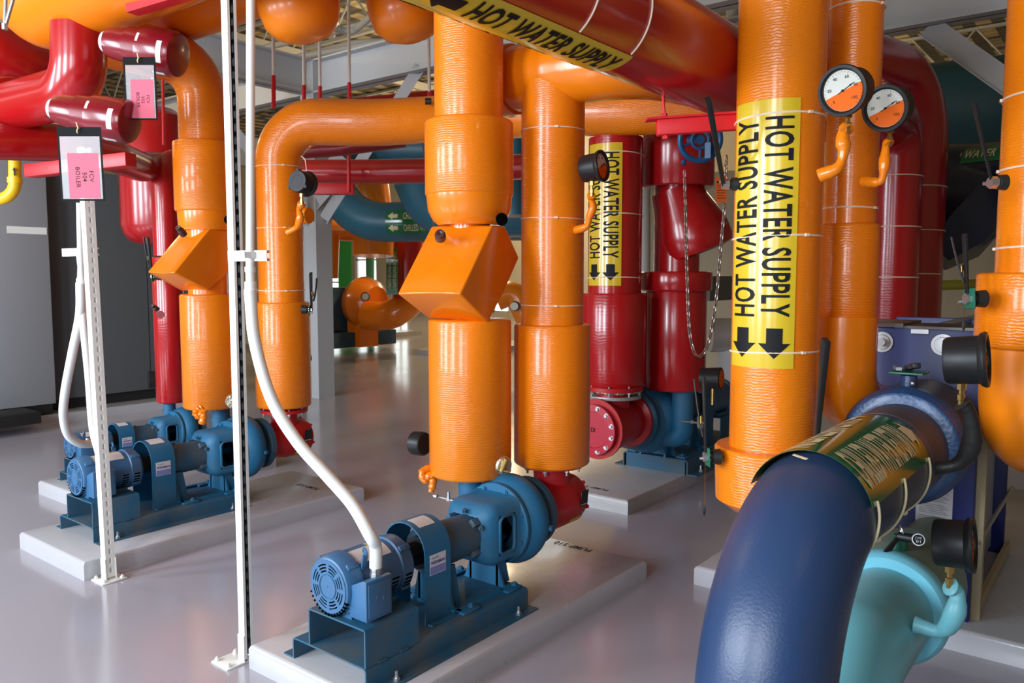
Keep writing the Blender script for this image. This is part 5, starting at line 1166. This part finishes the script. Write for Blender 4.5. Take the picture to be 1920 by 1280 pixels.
for x in (-.05, .05): flat_text('CHILLED WATER SUPPLY', tA + RT * x - FW * .004, -UP, RT, lb, M_inkw, .74, .06, .0)
ovp('green_pipe', [pz(694, 400, 20), atz(694, 608, 0)], .12, M_greenpipe, 'bright green vertical pipe near the far windows')
# far pump
g = thing('far_pump', pz(690, 610, 17), 'orange pump casing and elbow with dark blue motor on a far pad', 'pump')
cpt = pz(688, 578, 17); kk = 17 / 1500
MB().lathe([(-.35, 0), (-.35, 30 * kk), (-.2, 44 * kk), (0, 50 * kk), (.2, 44 * kk), (.35, 30 * kk), (.35, 0)], pz(686, 568, 17), (RT * .8 - FW * .6), 32).build('casing', M_os, g)
MB().sweep(bezpath([pz(690, 592, 16.6), pz(745, 592, 16.2), pz(790, 540, 16.6)], .45), 26 * kk, 28).build('elbow', M_os, g)
MB().box((-.25, -.2, .12 - pz(680, 600, 17).z), (.25, .2, .1), Matrix.Translation(pz(680, 600, 17))).build('foot', M_os, g)
MB().box((-.5, -.4, -.45), (.36, .4, .45), Matrix.Translation(pz(630, 578, 17.3))).box((-.9, -.4, .12 - pz(640, 582, 17).z), (1.2, .4, -.45), Matrix.Translation(pz(640, 582, 17))).build('motor', M_pumpd, g)
MB().lathe([(0, 0), (0, .09), (.08, .09), (.08, 0)], pz(686, 556, 16.3), -FW, 24).build('gauge', M_black, g)
MB().lathe([(0, 0), (0, .07), (.004, .07), (.004, 0)], pz(685, 556, 16.2), -FW, 24).build('dial', M_dial, g)
pf = atz(720, 632, 0); o = MB().box((pf.x - 4.5, pf.y - .2, 0), (pf.x + 1.2, pf.y + 3, .12)).build('concrete_pad', M_pad); tag(o, 'far concrete pad under the distant orange pump', 'equipment pad')
pf = atz(780, 665, 0); o = MB().box((pf.x, pf.y - 1.0, 0), (pf.x + 3, pf.y, .11)).build('concrete_pad', M_pad); tag(o, 'pad corner peeking left of the near valve pipe', 'equipment pad')
g = thing('far_pump', pz(960, 590, 14), 'orange pump part with small gauge seen between the near orange pipes', 'pump')
MB().sweep(bezpath([pz(930, 560, 14), pz(965, 545, 14), pz(1000, 620, 14)], .3), .22, 24).build('casing', M_os, g)
MB().lathe([(0, 0), (0, .085), (.08, .085), (.08, 0)], pz(966, 574, 13.6), -FW, 24).build('gauge', M_black, g); MB().lathe([(0, 0), (0, .068), (.004, .068), (.004, 0)], pz(964, 574, 13.5), -FW, 24).build('dial', M_dial, g)

# ================================================================== RIGHT BACKGROUND
g = thing('red_return_pipe', pz(1670, 600, 6.6), 'tall red insulated pipe with nylon ties right of the second orange pipe', 'pipe')
q = pz(1668, 600, 6.6); kq = 6.6 / 1500
MB().sweep(bezpath([(q.x, q.y, .3), (q.x, q.y, zat(238, 6.6)), (q.x - 1.2, q.y, zat(238, 6.6))], .28), 46 * kq, 48).build('jacket', M_rw, g)
for py in (336, 428, 520, 600): tie(g, (q.x, q.y, zat(py, 6.6)), (.02, 0, 1), 46 * kq, M_nylon, None, .005)
g = thing('red_return_pipe', pz(1715, 600, 7.2), 'second taller red pipe with elbow at the top, half hidden behind the first', 'pipe')
q = pz(1703, 600, 7.2); kq = 7.2 / 1500
MB().sweep(bezpath([(q.x, q.y, .3), (q.x, q.y, zat(160, 7.2)), (q.x - 1.8, q.y + .5, zat(160, 7.2))], .55, 14), 54 * kq, 48).build('jacket', M_rs, g)
for py in (356, 435, 514): tie(g, (q.x, q.y, zat(py, 7.2)), (.02, 0, 1), 54 * kq, M_nylon, None, .005)
gU = thing('navy_main', pz(1830, 360, 7.5), 'very large dark navy pipe with green CHILLED WATER label at the upper right', 'pipe')
kv = 7.5 / 1500
MB().sweep(bezpath([pz(1690, 351, 8.15), pz(1830, 352, 7.7), pz(2150, 330, 6.6)], .5), 84 * kv, 56).build('jacket', M_darknavy, gU)
MB().lathe([(0, 0), (0, 60 * kv), (.1, 75 * kv), (.5, 78 * kv), (.8, 50 * kv), (.8, 0)], pz(1852, 352, 7.4), (-RT * .55 - Z * .6), 6).build('valve_cover', M_darknavy, gU)
MB().cyl(pz(1892, 380, 7.6), pz(1892, 620, 7.6), .06, 20).build('drop_pipe', M_darknavy, gU)
nl = (EYE - pz(1830, 280, 7.3)).normalized() + Z * .9; al = (pz(2150, 330, 6.6) - pz(1830, 352, 7.7)).normalized(); c0 = pz(1830, 352, 7.7)
lb = wrap_rect(gU, c0, al, nl, 84 * kv + .006, 1.0, .20, M_green, 'green_label'); wrap_text(lb, c0, al, nl, 84 * kv + .010, 'CHILLED WATER', .62, .10, M_inkw, 0, 0, 0, .01)
g = thing('teal_main', pz(1800, 200, 9.5), 'very large teal pipe above the navy one at the upper right', 'pipe')
MB().sweep([pz(1680, 208, 10.2), pz(1850, 196, 9.5), pz(2150, 170, 8.4)], 86 * 9.5 / 1500, 48).build('jacket', bump(nmat('teal_jacket', (.02, .085, .10), .5), (1, 1, 1), 3, .1, .01), g)
g = thing('grey_tank', atz(1340, 690, 0), 'grey horizontal tank and small framed notice behind the shaded pump', 'tank')
MB().cyl(pz(1330, 628, 10.3), pz(1395, 628, 10.3), .22, 28).build('shell', M_alu, g)
q = pz(1370, 628, 10.3); MB().box((q.x - .12, q.y - .12, 0), (q.x + .12, q.y + .12, q.z - .15)).build('stand', M_sttile, g)
MB().box((-.4, 0, -.02), (.3, .1, .3), Matrix.Translation(pz(1355, 560, 10.6))).build('notice_frame', M_grey, g)
ovp('white_riser', [pz(1207, 260, 8.5), pz(1207, 500, 8.5), pz(1207, 780, 8.5)], .07, M_joist, 'white vertical pipe between the two shaded red pipes')
g = thing('yellow_rail', pz(1790, 535, 9), 'olive yellow horizontal rail before the tan wall at the right', 'rail')
MB().cyl(pz(1735, 536, 9), pz(1845, 532, 8.8), .055, 16).build('rail', nmat('olive_yellow', (.30, .26, .02), .5), g)
for px, w_ in ((1752, .10), (1795, .12)):
    g = thing('wall_post', atz(px, 720, 0), 'tan wall post %s in the gap right of the red pipes' % ('on the left' if px < 1780 else 'on the right'), 'post')
    q = pz(px, 540, 10.0); MB().box((q.x - .03, q.y - w_, 0), (q.x + .03, q.y + w_, 3.0)).build('post', M_sttile, g)
